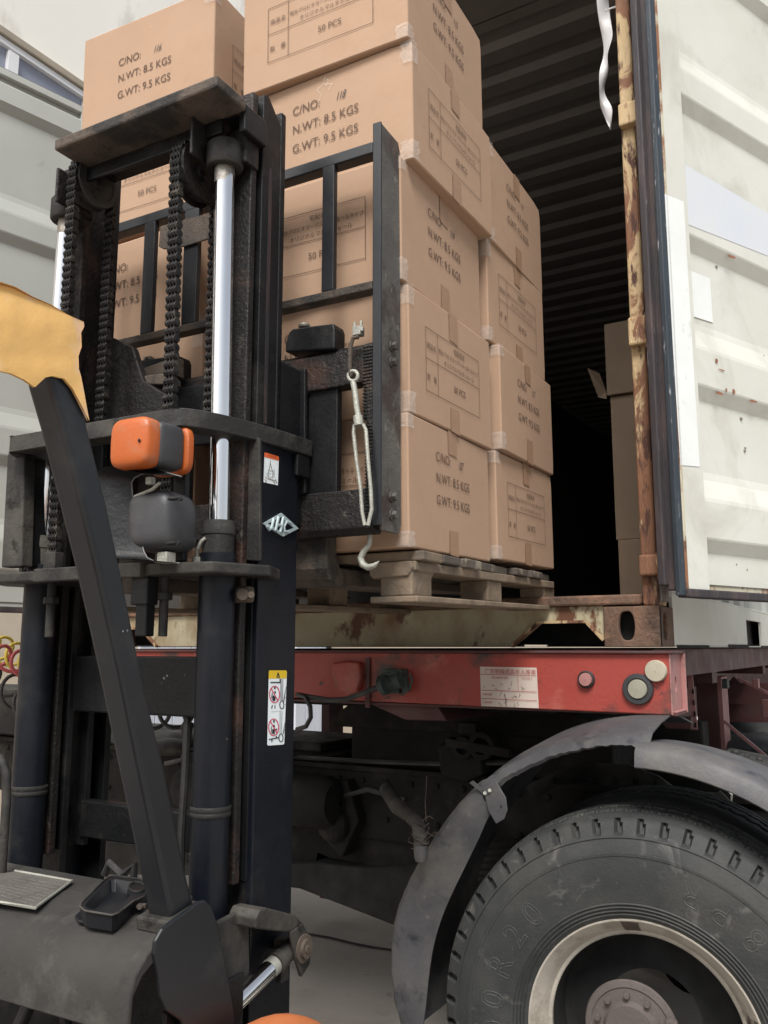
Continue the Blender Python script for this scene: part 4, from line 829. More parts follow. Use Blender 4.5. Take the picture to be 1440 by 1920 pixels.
# ------------------------------------------------------------------ forklift
MXC = -1.347
fk = thing('forklift', 'black forklift with raised mast lifting the pallet of cartons, seen from its driver side', 'forklift', (MXC, .9, 0)); skewed.append(fk)
XO = -1.05; mx = lambda x: 2*MXC-x      # mirror about the mast centre
TOPO = 1.885
Yr0, Yr1 = 1.387, 1.520
bar = FX(403, 158, -1.042)
for s in (1, -1):
    f = (lambda x: x) if s > 0 else mx
    def bx(b, x0, x1, *a): x0, x1 = f(x0), f(x1); b.box(min(x0, x1), max(x0, x1), *a)
    # outer channel: web towards the outside, lips inwards
    orl = part('outer_mast_rail', M['navy'], fk, lambda b: bx(b, XO-.016, XO, Yr0, Yr1, .10, TOPO), bevel=.003, label='right outer mast rail carrying the badge and two stickers' if s > 0 else 'left outer mast rail')
    part('rail_flange', M['blk'], orl, lambda b: (bx(b, XO-.075, XO-.0165, Yr0+.001, Yr0+.018, .10, TOPO-.002), bx(b, XO-.075, XO-.0165, Yr1-.018, Yr1-.001, .10, TOPO-.002)), bevel=.002)
    # inner rail: I section rising above the outer rail
    ZI = FX(515, 195, -1.062).z
    irl = part('inner_mast_rail', M['grease'], fk, lambda b: bx(b, -1.098, -1.080, 1.372, 1.47, 1.0, ZI-.01), bevel=.002)
    part('rail_flange', M['grease'], irl, lambda b: bx(b, -1.128, -1.066, 1.352, 1.371, 1.0, ZI-.01), bevel=.003)
    part('rail_flange', M['blk'], irl, lambda b: bx(b, -1.125, -1.060, 1.448, 1.466, 1.0, ZI-.005), bevel=.003)
    fw = part('wear_face', M['blk'], irl, lambda b: b.prism([(f(-1.062), 1.385, 1.0), (f(-1.062), 1.385, ZI), (f(-1.062), 1.40, ZI+.008), (f(-1.062), 1.455, ZI-.045), (f(-1.062), 1.455, 1.0)], (-.017*s, 0, 0)), bevel=.002, label='smooth outer face with a long reddish scrape')
    part('scrape', mat('red_brown_scrape', (.07, .03, .028), (.03, .022, .022), 30, .6, 0, 0, 60, [((.02, .02, .022), 16, .45, .55)], stretch=(4, 4, .25)), fw, lambda b: bx(b, -1.0625, -1.0612, 1.408, 1.419, 1.9, ZI-.16))
    part('roller_track', M['grease'], irl, lambda b: [bx(b, -1.112, -1.100, 1.372+.0001, 1.384, 1.0, ZI-.02)])
    # cylinder and rod
    xc_, yc_ = f(-1.097), 1.318
    zt_, zc_, zl = FY(405, 978, yc_).z, FY(405, 1050, yc_).z, .40
    cy = part('lift_cylinder', M['navy'], fk, lambda b: b.lathe((xc_, yc_, 0), (0, 0, 1), [(zl, .001), (zl, .036), (1.62, .036), (1.62, .001)], 32), smooth=True)
    part('cylinder_head', M['dusty'], cy, lambda b: b.lathe((xc_, yc_, 0), (0, 0, 1), [(zc_-.09, .034), (zc_-.01, .034), (zc_-.008, .031), (zt_-.028, .031), (zt_-.027, .033), (zt_-.014, .033), (zt_-.012, .0325), (zt_, .031), (zt_+.001, .02)], 32), smooth=True)
    part('piston_rod', M['chrome'], cy, lambda b: b.cyl((xc_, yc_, zt_-.01), (f(-1.110), yc_, bar.z-.085), .0208, n=40), smooth=True)
    part('rod_collar', M['steel'], cy, lambda b: b.lathe((f(-1.110), yc_, 0), (0, 0, 1), [(bar.z-.135, .0214), (bar.z-.08, .0214)], 32), smooth=True)
    part('rod_cap', M['dusty'], cy, lambda b: b.lathe((f(-1.110), yc_, 0), (0, 0, 1), [(bar.z-.10, .024), (bar.z-.10, .036), (bar.z-.096, .039), (bar.z-.052, .039), (bar.z-.046, .035), (bar.z-.045, .001)], 36), smooth=True)
    part('rod_bracket', M['grease'], cy, lambda b: (bx(b, -1.118, -1.06, 1.325, 1.37, bar.z-.092, bar.z-.01), bx(b, -1.150, -1.142, 1.25, 1.36, bar.z-.09, bar.z-.005)), bevel=.005)
    part('bleed_fitting', M['galv'], cy, lambda b: (b.tube([V((xc_-.028, yc_-.03, zc_-.005)), V((xc_-.024, yc_-.034, zc_+.018)), V((xc_-.012, yc_-.036, zc_+.034)), V((xc_-.006, yc_-.032, zc_+.04))], .0035, 8), b.cyl((xc_-.028, yc_-.03, zc_-.008), (xc_-.028, yc_-.03, zc_+.004), .009, n=8)), smooth=True)
    part('hose_clamp', M['dusty'], cy, lambda b: b.lathe((xc_, yc_, 0), (0, 0, 1), [(1.128, .0372), (1.130, .0385), (1.135, .0385), (1.137, .0372), (1.141, .0385), (1.146, .0385), (1.148, .0372)], 32), smooth=True)
    # pulleys and chains
    px_ = f(-1.190) if s > 0 else FY(172, 348, 1.32).x
    pc = FX(178, 348, px_) if s < 0 else V((px_, 1.323, bar.z-.088))
    if s < 0: pc = V((px_, 1.325, pc.z))
    pr_ = .056 if s < 0 else .063
    pu = part('chain_pulley', M['dusty'] if s < 0 else M['grease'], fk, lambda b: b.lathe(pc, (1, 0, 0), [(-.019, .001), (-.019, .03), (-.017, .048), (-.019, pr_+.002), (-.013, pr_+.004), (-.010, pr_-.006), (.010, pr_-.006), (.013, pr_+.004), (.019, pr_+.002), (.019, .046), (.0155, .043), (.0155, .018), (.021, .017), (.021, .001)], 48), smooth=True)
    part('pulley_pin', M['blk'], pu, lambda b: b.cyl(pc+V((-.03, 0, 0)), pc+V((.024, 0, 0)), .007, n=12))
    part('pulley_bracket', M['blk'], pu, lambda b: b.box(pc.x-.03, pc.x-.0225, 1.30, 1.38, pc.z-.03, bar.z), bevel=.003)
    def chain(xc, pts, wd=.026, nm='lift_chain', pitch=.0175):
        b = MB(); L = [0]
        for a, c in zip(pts, pts[1:]): L.append(L[-1]+(V(c)-V(a)).length)
        def at(d):
            for i in range(len(pts)-1):
                if d <= L[i+1] or i == len(pts)-2: return V(pts[i]).lerp(V(pts[i+1]), min(1, (d-L[i])/(L[i+1]-L[i])))
        n = int(L[-1]/pitch)
        for k in range(n):
            a, c = at(k*pitch), at((k+1)*pitch); m_ = (a+c)/2; d = (c-a).normalized(); q = V((0, -d.z, d.y)); h = pitch*.5; w0 = .0092; w1 = .0052
            prof = [(-h-w0*.75, .0), (-h-w0*.6, w0*.7), (-h, w0), (-h*.55, w0*.86), (0, w1), (h*.55, w0*.86), (h, w0), (h+w0*.6, w0*.7), (h+w0*.75, 0)]
            prof += [(x, -y) for x, y in prof[::-1][1:-1]]
            offs = (-.5, -.18, .14, .42) if k % 2 else (-.34, -.02, .30)
            for o in offs:
                b.prism([m_+d*u+q*v_+V((wd*o, 0, 0)) for u, v_ in prof], (wd*.11, 0, 0))
            b.cyl(a+V((-wd*.56, 0, 0)), a+V((wd*.56, 0, 0)), .0042, n=8)
        return b.build(nm, M['chain'], fk, bevel=0)
    bend = [V((pc.x, pc.y-math.cos(a)*(pr_+.001), pc.z+math.sin(a)*(pr_+.001))) for a in [math.pi*i/14 for i in range(15)]]
    zlow = 1.62
    low = V((pc.x-.012*s*0, 1.272, zlow)) if s > 0 else V((pc.x, 1.274, zlow))
    chain(pc.x, [low]+bend+[V((pc.x, pc.y+pr_+.004, 1.90))])
    part('chain_anchor', M['dusty'], fk, lambda b: (b.cyl(low+V((0, 0, -.16)), low+V((0, 0, .0)), .009, n=12), b.box(low.x-.018, low.x+.018, low.y-.012, low.y+.012, zlow-.02, zlow+.02), b.cyl(low+V((0, 0, -.09)), low+V((0, 0, -.075)), .017, n=6)), bevel=.002)
# crosshead
ch_ = part('crosshead', M['barrust'], fk, lambda b: b.box(-1.507, -1.042, 1.205, 1.30, bar.z-.0, bar.z+.026), bevel=.005)
part('crosshead_rear', M['blk'], ch_, lambda b: (b.box(-1.60, -1.07, 1.3005, 1.375, bar.z+.001, bar.z+.024), b.box(-1.60, -1.10, 1.29, 1.299, bar.z-.035, bar.z-.001), b.box(-1.062, -1.044, 1.30, 1.375, bar.z-.04, bar.z+.02)), bevel=.004)
# curved tie bar
zt0, zt1 = 1.853, 1.889; yT = 1.200
def tie(z0, z1, yb, xe, ye, th=.014, xl_=None):
    P = [(-1.347, yb)]; x0 = -1.12
    P += [(x0, yb)]
    for i in range(1, 13): a = math.pi/2*i/12; P.append((x0+(xe-x0)*math.sin(a), yb+(ye-yb)*(1-math.cos(a))))
    P = [(mx(x), y) for x, y in P[::-1]]+P[1:]
    b = MB()
    for i in range(len(P)): pass
    out = []; inn = []
    for i, (x, y) in enumerate(P):
        a, c = P[max(i-1, 0)], P[min(i+1, len(P)-1)]; t = V((c[0]-a[0], c[1]-a[1], 0)).normalized(); n = V((t.y, -t.x, 0))
        out.append(V((x, y, 0))+n*0); inn.append(V((x, y, 0))-n*th)
    ring = out+inn[::-1]; n = len(ring); m = len(out)
    vs = [p+V((0, 0, z0)) for p in out]+[p+V((0, 0, z0)) for p in inn]+[p+V((0, 0, z1)) for p in out]+[p+V((0, 0, z1)) for p in inn]
    fs = []
    for i in range(m-1): fs += [(i, i+1, 2*m+i+1, 2*m+i), (m+i, m+i+1, 3*m+i+1, 3*m+i), (i, i+1, m+i+1, m+i), (2*m+i, 2*m+i+1, 3*m+i+1, 3*m+i)]
    fs += [(0, m, 3*m, 2*m), (m-1, 2*m-1, 4*m-1, 3*m-1)]
    return b.add(vs, fs)
tie(zt0, zt1, yT, -1.035, 1.552, .05).build('upper_tie_bar', M['dusty'], fk, bevel=.004, smooth=True)
part('tie_gusset', M['blk'], fk, lambda b: [b.box(min(a, c), max(a, c), 1.50, 1.548, zt0-.05, zt0-.001) for a, c in ((-1.049, -1.038), (mx(-1.049), mx(-1.038)))], bevel=.003)
# lower tie plate with its clamps
lt = part('lower_tie_plate', M['dusty'], fk, lambda b: (b.prism([(-1.20, 1.23, 1.575), (-1.15, 1.215, 1.575), (-1.045, 1.24, 1.575), (-1.0, 1.36, 1.575), (-1.035, 1.44, 1.575), (-1.20, 1.44, 1.575)], (0, 0, .022)), b.prism([(mx(x), y, 1.575) for x, y in ((-1.22, 1.23), (-1.045, 1.22), (-1.0, 1.30), (-1.035, 1.44), (-1.22, 1.44))], (0, 0, .022))), bevel=.004)
part('tie_plate_edge', M['dusty'], fk, lambda b: b.box(-1.50, -1.20, 1.215, 1.232, 1.572, 1.60), bevel=.003)
part('plate_hanger', M['blk'], fk, lambda b: (b.box(-1.228, -1.20, 1.235, 1.26, 1.46, 1.575), b.box(-1.238, -1.195, 1.23, 1.262, 1.52, 1.574)), bevel=.003)
part('clamp_block', M['barrust'], fk, lambda b: b.obox(FY(447, 1115, 1.345), (.031, .002, 0), (0, .012, 0), (0, 0, .016)), bevel=.006)
part('bolt', M['barrust'], fk, lambda b: b.cyl(FY(455, 1114, 1.325), FY(455, 1114, 1.345), .0115, n=16))
part('bolt', M['barrust'], fk, lambda b: b.cyl(FY(434, 1113, 1.328), FY(434, 1113, 1.345), .008, n=6))
part('bolt', M['barrust'], fk, lambda b: b.cyl(FY(471, 1115, 1.328), FY(471, 1115, 1.345), .007, n=6))
gp = part('guard_plate', M['dusty'], fk, lambda b: b.prism([FY(x, y, 1.368) for x, y in ((456, 810), (486, 822), (488, 1052), (452, 1050))], (0, .008, 0)), bevel=.002)
part('hole', M['hole'], gp, lambda b: b.cyl(FY(465, 850, 1.3675), FY(465, 850, 1.372), .0045, n=12))
part('guard_plate', M['dusty'], fk, lambda b: b.prism([FY(x, y, 1.24) for x, y in ((14, 850), (46, 848), (40, 1062), (2, 1064))], (0, .03, 0)), bevel=.003)
part('hose_guard', M['blk'], fk, lambda b: b.prism([FY(x, y, 1.27) for x, y in ((46, 848), (64, 848), (58, 1062), (40, 1062))], (0, .04, 0)), bevel=.003)
# cross members
part('cross_member', M['blk'], fk, lambda b: b.box(mx(-1.12), -1.12, 1.40, 1.45, 1.297, 1.42), bevel=.004)
part('cross_member', M['blk'], fk, lambda b: b.box(mx(-1.12), -1.12, 1.40, 1.45, .45, .56), bevel=.004)
part('inner_cross_member', M['blk'], fk, lambda b: b.box(mx(-1.12), -1.12, 1.44, 1.47, 1.02, 1.10), bevel=.004)
part('mast_foot', M['blk'], fk, lambda b: (b.box(XO-.08, XO+.01, 1.33, 1.53, .06, .12), b.box(mx(XO)-.01, mx(XO)+.08, 1.33, 1.53, .06, .12)), bevel=.004)
# badge and stickers on the outer rail face
Xs = XO+.0015
def onF(x, y, h=0): return FX(x, y, XO+h)
bd = part('badge', M['logo'], fk, lambda b: b.holed([onF(*p, .001) for p in ((491, 982), (526, 962), (558, 991), (529, 1006))], [onF(*p, .001) for p in ((500, 982), (526, 969), (549, 990), (528, 999))], (.003, 0, 0)))
def jl(b):
    for P in (((513, 972), (509, 990), (505, 993), (500, 986)), ((522, 969), (516, 995)), ((531, 970), (525, 998)), ((519, 984), (528, 986)), ((545, 981), (537, 978), (532, 987), (533, 996), (540, 998))):
        b.tube([onF(*p, .004) for p in P], .0036, 6)
part('badge_letters', M['logo'], bd, jl)
def sticker(quads, name, lb):
    st = None
    for i, (q, m, h) in enumerate(quads):
        o = part(name if st is None else 'printed_area', m, st or fk, lambda b: b.add([onF(*p, h) for p in q], [tuple(range(len(q)))]))
        if st is None: st = o; st['label'] = lb
    return st
s1 = sticker([(((496, 848), (523, 856), (521, 910), (494, 904)), M['wpaper'], .001), (((496, 848), (523, 856), (523, 864), (496, 857)), M['ored'], .0014)], 'capacity_sticker', 'small white sticker with an orange heading')
def draw(b, L, wd=.9):
    for P in L:
        for (xa, ya), (xb, yb) in zip(P, P[1:]):
            l = math.hypot(xb-xa, yb-ya) or 1; nx, ny = -(yb-ya)/l*wd/2, (xb-xa)/l*wd/2
            b.add([onF(xa+nx, ya+ny, .0018), onF(xa-nx, ya-ny, .0018), onF(xb-nx, yb-ny, .0018), onF(xb+nx, yb+ny, .0018)], [(0, 1, 2, 3)])
def circ(x, y, rx, ry, n=20): return [(x+rx*math.cos(2*math.pi*i/n), y+ry*math.sin(2*math.pi*i/n)) for i in range(n+1)]
part('drawing', M['ink'], s1, lambda b: draw(b, [((507, 863), (507, 868), (505, 880), (503, 882)), ((504, 882), (512, 884), (511, 896), (503, 894), (504, 882)), ((498, 893), (499, 896), (516, 901), (520, 905)), ((502, 898), (515, 902)), ((507, 869), (511, 883)), ((514, 880), (514, 896)), ((496, 899), (500, 901), (498, 905)), ((517, 898), (519, 906)), ((505, 888), (508, 889)), ((512, 903), (516, 905), (514, 908)), ((501, 886), (501, 892))], .8))
part('heading_marks', mat('dark_orange_ink', (.5, .07, .02)), s1, lambda b: draw(b, [((503+i*3.2, 853+i*.9), (504.6+i*3.2, 853.6+i*.9)) for i in range(5)], 2.6))
s2 = sticker([(((505, 1257), (536, 1257), (538, 1259), (533, 1394), (531, 1396), (503, 1398), (501, 1396), (504, 1259)), M['wpaper'], .001), (((505, 1257), (536, 1257), (538, 1259), (537, 1272), (503.6, 1272.5), (504, 1259)), M['ylw'], .0014)], 'warning_sticker', 'yellow headed white warning sticker with two prohibition pictograms')
part('triangle', M['pen'], s2, lambda b: (draw(b, [((521.5, 1261), (518.8, 1270), (524.6, 1270), (521.5, 1261))], 1.3), draw(b, [((521.6, 1263.5), (521.6, 1267.5)), ((521.6, 1268.4), (521.6, 1269.4))], 1.2)))
def pict(b):
    draw(b, [((507, 1279.5), (525.5, 1279.5), (525.5, 1273))], 2.2); draw(b, [((508, 1335), (528, 1333))], .5)
    draw(b, [((526.3, 1273), (526.5, 1313)), ((528.3, 1273), (528.3, 1313)), ((530.6, 1273), (530, 1313)), ((537, 1287), (531.5, 1314)), ((535.5, 1295), (532.5, 1316)), ((534, 1308), (537, 1308)), ((534.5, 1321), (537, 1321)), ((525.5, 1334), (525, 1376)), ((529, 1334), (527.6, 1376)), ((535.5, 1350), (530.5, 1376)), ((534, 1357), (532, 1376)), ((532.5, 1369), (535.5, 1369))], .7)
    draw(b, [circ(528.6, 1321.5, 3.9, 7.6), circ(527, 1383.5, 3.9, 7.4)], 1.6)
    draw(b, [((515.4, 1288), (515.6, 1292)), ((515.5, 1296), (516.6, 1300))], 2.6); draw(b, [((513, 1304), (512.4, 1314)), ((515, 1306), (515, 1314))], 3)
    draw(b, [((510.5, 1299), (509.5, 1310)), ((511, 1322), (509.3, 1328.5)), ((515.8, 1322), (515.7, 1328.5))], 1.6)
    draw(b, [((513.8, 1350), (513.8, 1355)), ((513.5, 1359), (514.8, 1363)), ((518.5, 1366), (518, 1369))], 2.6); draw(b, [((512, 1367), (511.5, 1376)), ((514, 1368), (514, 1376))], 2.8); draw(b, [((509, 1362), (508.5, 1374))], 1.3)
    draw(b, [((504, 1386.5), (523, 1383)), ((510.5, 1386), (509.5, 1391)), ((518.5, 1380), (518.2, 1384))], 2)
part('pictogram', M['pen'], s2, pict)
part('prohibition_ring', mat('crimson_ink', (.68, .03, .10)), s2, lambda b: draw(b, [circ(515, 1302, 9.4, 15.6), ((508.8, 1291), (521, 1313.5)), circ(513.2, 1363.5, 9.4, 15.6), ((507.5, 1353), (519.5, 1374.5))], 1.7))
# carriage and load backrest
YC = 1.55; XC = -.86; XCL = mx(XC)
ub0, ub1, lb0, lb1 = FY(710, 712, YC).z, FY(710, 636, YC).z, FY(715, 997, YC).z, FY(715, 912, YC).z
ubr = part('carriage_bar', M['grease'], fk, lambda b: b.prism([(XCL, YC, ub0+.0), (XCL, YC, ub1-.012), (XCL, YC+.012, ub1), (XCL, YC+.04, ub1), (XCL, YC+.04, ub0)], (XC-XCL-.022, 0, 0)), bevel=.003)
part('bar_teeth', M['grease'], ubr, lambda b: [b.box(XC-.045, XC-.0215, YC-.003, YC+.03, ub0-.08+.0075*i, ub0-.0765+.0075*i) for i in range(int((ub1-ub0+.076)/.0075))]+[b.box(XC-.042, XC-.022, YC-.0005, YC+.03, ub0-.085, ub1-.005)])
lbr = part('carriage_bar', M['grease'], fk, lambda b: b.prism([(XCL, YC, lb0+.012), (XCL, YC, lb1), (XCL, YC+.04, lb1), (XCL, YC+.04, lb0), (XCL, YC+.012, lb0)], (XC-XCL-.022, 0, 0)), bevel=.003)
part('bar_teeth', M['grease'], lbr, lambda b: [b.box(XC-.038, XC-.018, YC-.0045, YC+.03, lb0+.01+.0075*i, lb0+.0135+.0075*i) for i in range(int((ub0-.085-lb0-.01)/.0075))]+[b.box(XC-.036, XC-.019, YC-.002, YC+.03, lb0+.008, ub0)])
part('carriage_plate', M['blk'], fk, lambda b: (b.prism([FY(x, y, YC-.012) for x, y in ((530, 700), (572, 690), (572, 925), (530, 935))], (0, .012, 0)), b.box(FY(572, 800, YC).x, FY(628, 800, YC).x, YC+.01, YC+.03, lb1-.05, ub1-.06)), bevel=.003)
part('carriage_plate', M['blk'], fk, lambda b: b.box(mx(-1.12), -1.12, YC-.012, YC-.002, ub0-.09, ub1-.03), bevel=.004)
for xw in (FY(336, 900, YC).x, mx(FY(336, 900, YC).x), -1.60): part('carriage_upright', M['grease'], fk, lambda b: b.box(xw-.02, xw+.02, YC+.005, YC+.03, lb1, ub0), bevel=.004)
cp_ = part('carriage_side_plate', M['grease'], fk, lambda b: b.prism([FY(x, y, 1.44) for x, y in ((192, 632), (210, 632), (248, 650), (268, 712), (282, 722), (320, 745), (330, 790), (192, 800))], (0, .02, 0)), bevel=.003)
part('hole', M['hole'], cp_, lambda b: (b.lathe(FY(215, 661, 1.4385), (0, 1, 0), [(0, .0001), (0, .021), (.001, .021)], 28), b.lathe(FY(211, 775, 1.4385), (0, 1, 0), [(0, .0001), (0, .02), (.001, .02)], 28)))
part('side_plate_bracket', M['barrust'], cp_, lambda b: (b.prism([FY(x, y, 1.45) for x, y in ((236, 712), (262, 705), (302, 700), (318, 707), (318, 720), (238, 722))], (0, .04, 0)), b.prism([FY(x, y, 1.50) for x, y in ((268, 690), (310, 675), (330, 668), (330, 705), (268, 715))], (0, .03, 0))), bevel=.003)
part('roller_bracket', M['blk'], fk, lambda b: b.box(-1.12, -1.06, 1.45, YC, 1.70, 2.05), bevel=.003)
part('roller_bracket', M['blk'], fk, lambda b: b.box(mx(-1.06), mx(-1.12), 1.45, YC, 1.70, 2.05), bevel=.003)
for px, py in ((570, 608), (279, 668)):
    c = FY(px, py+22, YC+.015)
    lk = part('fork_lock', M['blk'], fk, lambda b: b.prism([FY(px+dx, py+dy, YC-.01) for dx, dy in ((-35, 36), (-29, 16), (-22, 8), (20, 2), (55, -2), (58, 8), (57, 46), (-36, 52))], (0, .045, 0)), bevel=.004)
    part('lock_pin', M['steel'], lk, lambda b: b.lathe(c+V((0, 0, -.01)), (0, 0, 1), [(0, .006), (.028, .006), (.030, .013), (.034, .0145), (.038, .012), (.039, .001)], 20), smooth=True)
# backrest: corner posts of angle section, bars
bzt, bzb = FY(712, 235, YC).z, FX(740, 1000, XC).z
for s in (1, -1):
    f = (lambda x: x) if s > 0 else mx
    def bx(b, x0, x1, *a): x0, x1 = f(x0), f(x1); b.box(min(x0, x1), max(x0, x1), *a)
    po = part('backrest_post', M['post'], fk, lambda b: b.prism([(f(XC), YC+.0, bzb+.02), (f(XC), YC+.006, bzb), (f(XC), YC+.075, bzb-.0), (f(XC), YC+.088, bzb+.02), (f(XC), YC+.088, bzt-.02), (f(XC), YC+.08, bzt), (f(XC), YC, bzt+.004)], (-.008*s, 0, 0)), bevel=.002)
    part('post_flange', M['pillar'], po, lambda b: bx(b, XC-.02, XC+.001, YC-.006, YC+.0005, bzb+.01, bzt+.006), bevel=.002)
    for py in (650, 680, 932, 966):
        c = FX(734, py, XC) if s > 0 else V((f(XC), FX(734, py, XC).y, FX(734, py, XC).z))
        part('bolt', M['post'], po, lambda b: (b.cyl(c, c+V((.004*s, 0, 0)), .0125, n=20), b.cyl(c+V((.004*s, 0, 0)), c+V((.014*s, 0, 0)), .0095, n=6)), bevel=.001)
ztb, zmb = FY(620, 292, YC).z, FY(620, 545, YC).z
part('backrest_bar', M['pillar'], fk, lambda b: b.box(XCL+.01, XC-.021, YC-.004, YC+.03, ztb-.028, ztb), bevel=.003)
part('backrest_bar', M['barrust'], fk, lambda b: b.box(XCL+.01, XC-.021, YC-.004, YC+.03, zmb-.02, zmb), bevel=.003)
for x0, x1 in ((-1.014, -.982), (mx(-.982), mx(-1.014)), (-1.565, -1.528), (-1.428, -1.382), (-1.235, -1.200)):
    part('backrest_upright', M['pillar'], fk, lambda b: b.box(x0, x1, YC-.0035, YC+.012, zmb, ztb-.001), bevel=.002)
rp = part('rating_plate', M['barrust'], fk, lambda b: b.prism([FY(x, y, YC-.010) for x, y in ((300, 424), (396, 398), (396, 446), (345, 462), (306, 467), (297, 462))], (0, .005, 0)), bevel=.002)
t_ = text_mb('O', .05, FY(307, 455, YC-.0112), (1, 0, 0), (0, 0, 1)); t_.build('stamped_letter', M['post'], rp)
# forks
for x0 in (-1.14, mx(-1.02)):
    part('fork', M['barrust'], fk, lambda b: b.prism([(x0, YC+.041, ub1-.02), (x0, YC+.08, ub1-.03), (x0, YC+.083, 1.64), (x0, YC+.10, 1.615), (x0, 2.55, 1.618), (x0, 2.60, 1.606), (x0, YC+.09, 1.575), (x0, YC+.055, 1.585), (x0, YC+.041, 1.61)], (.12, 0, 0)), bevel=.004)
def rbox(c, ax, ay, az, p=5, n=24, m=14):
    b = MB(); c = V(c); sg = lambda v, e: math.copysign(abs(v)**e, v); vs = []; fs = []; e = 2/p
    for j in range(m+1):
        ph = -math.pi/2+math.pi*j/m
        for k in range(n):
            an = 2*math.pi*k/n; vs.append(c+V(ax)*sg(math.cos(ph), e)*sg(math.cos(an), e)+V(ay)*sg(math.cos(ph), e)*sg(math.sin(an), e)+V(az)*sg(math.sin(ph), e))
    for j in range(m):
        for k in range(n): fs.append((j*n+k, j*n+(k+1) % n, (j+1)*n+(k+1) % n, (j+1)*n+k))
    return b.add(vs, fs)
# headlamp, indicator and shade
YH = 1.16
cF = FY(302, 975, YH); cT = FY(285, 835, YH-.01)
hl = part('headlamp', M['lampgrey'], fk, lambda b: b.add(*[(q.v, q.f) for q in [rbox(FY(306, 980, YH+.06), V((.050, .008, 0)), V((-.010, .055, 0)), V((-.004, 0, .0575)), 4.3, 36, 20)]][0]), smooth=True)
part('lamp_glass', M['glass'], hl, lambda b: b.lathe(FY(306, 980, YH+.06)+V((-.01, .0545, 0)), (0, 1, 0), [(0, .040), (.004, .038), (.007, .02), (.008, .001)], 32), smooth=True)
part('screw', M['hole'], hl, lambda b: [b.cyl(FY(x, y, YH+.01), FY(x+4, y, YH+.02), .004, n=8) for x, y in ((335, 936), (332, 1018))])
part('lamp_bracket', M['galv'], hl, lambda b: (b.obox(FY(312, 1046, YH+.04), (.012, .0, 0), (0, .012, 0), (0, 0, .010)), b.tube([FY(x, y, YH+.01) for x, y in ((300, 905), (285, 918), (268, 925), (252, 932))], .0035, 8), b.obox(FY(282, 902, YH+.01), (.007, 0, 0), (0, .006, 0), (0, 0, .007))), bevel=.001)
def shade(b):
    nd = [(193, 897), (250, 903), (272, 886), (291, 881), (310, 886), (340, 895)]
    # folded sheet: top wing, upright side, bottom wing as a swept profile
    prof = [(341, 894), (318, 888), (297, 880), (282, 882), (264, 890), (252, 896), (247, 905), (249, 930), (256, 970), (264, 1010), (270, 1035), (276, 1046), (290, 1053), (312, 1055), (337, 1056)]
    A = [FY(x, y, YH+.015) for x, y in prof]; Bk = [p+V((-.075, -.035, .008)) for p in A]
    b.sheet([A, Bk], .0022, (.3, -.6, .2))
lsh = part('lamp_shade', M['blk'], fk, shade, smooth=True, bevel=0)
part('shade_rim', M['galvd'], lsh, lambda b: b.tube([FY(x, y, YH+.0135) for x, y in ((341, 894), (318, 888), (297, 880), (282, 882), (264, 890), (252, 896), (247, 905), (249, 930), (256, 970), (264, 1010), (270, 1035), (276, 1046), (290, 1053), (312, 1055), (337, 1056))], .0017, 6), smooth='all')
part('screw_recess', M['hole'], hl, lambda b: (b.ball(FY(324, 935, YH-.003), .012, .006, .004), b.ball(FY(321, 1019, YH-.003), .012, .006, .004)))
uN = V((.62, .78, 0)).normalized(); uT = V((.90, -.42, 0)).normalized()   # lamp looks diagonally, lens wraps round
cI = FY(279, 836, YH)
ind = part('indicator', M['lampgrey'], fk, lambda b: b.add(*[(q.v, q.f) for q in [rbox(cI+V((-.005, .02, 0)), V((.048, 0, 0)), V((0, .036, 0)), V((0, 0, .044)), 6)]][0]), smooth=True)
def lens(c, ax, ay, az): q = rbox(c, ax, ay, az, 4.5); return q
lens(cI+V((-.010, -.022, .0)), V((.049, 0, 0)), V((0, .024, 0)), V((0, 0, .047))).build('amber_lens', M['orange'], ind, smooth=True)
lens(cI+V((.0, .062, .0)), V((.049, 0, 0)), V((0, .012, 0)), V((0, 0, .047))).build('amber_lens', M['orange'], ind, smooth=True)
part('lens_screw', M['hole'], ind, lambda b: b.ball(cI+V((.022, -.047, -.002)), .003, .002, .003))
part('lamp_stem', M['blk'], fk, lambda b: b.box(cI.x-.015, cI.x+.015, cI.y+.085, cI.y+.10, 1.60, cI.z+.02), bevel=.003)
# overhead guard pillar
XP = -.95
fe = [(.766, 1.83), (.779, 1.795), (.806, 1.735), (.879, 1.55), (.931, 1.406), (.973, 1.282), (1.037, 1.094), (1.058, 1.030)]
be = [(1.112, 1.040), (1.094, 1.082), (1.03, 1.267), (.986, 1.374), (.926, 1.55), (.894, 1.640), (.849, 1.751), (.836, 1.81)]
pil = part('guard_pillar', M['pillar'], fk, lambda b: b.prism([(XP, y, z) for y, z in fe+be], (-.048, 0, 0)), bevel=.008, seg=3)
part('pillar_foot', M['dusty'], pil, lambda b: b.prism([(XP+.008, 1.045, 1.012), (XP+.008, 1.042, 1.034), (XP+.008, 1.118, 1.046), (XP+.008, 1.122, 1.030)], (-.066, 0, 0)), bevel=.004)
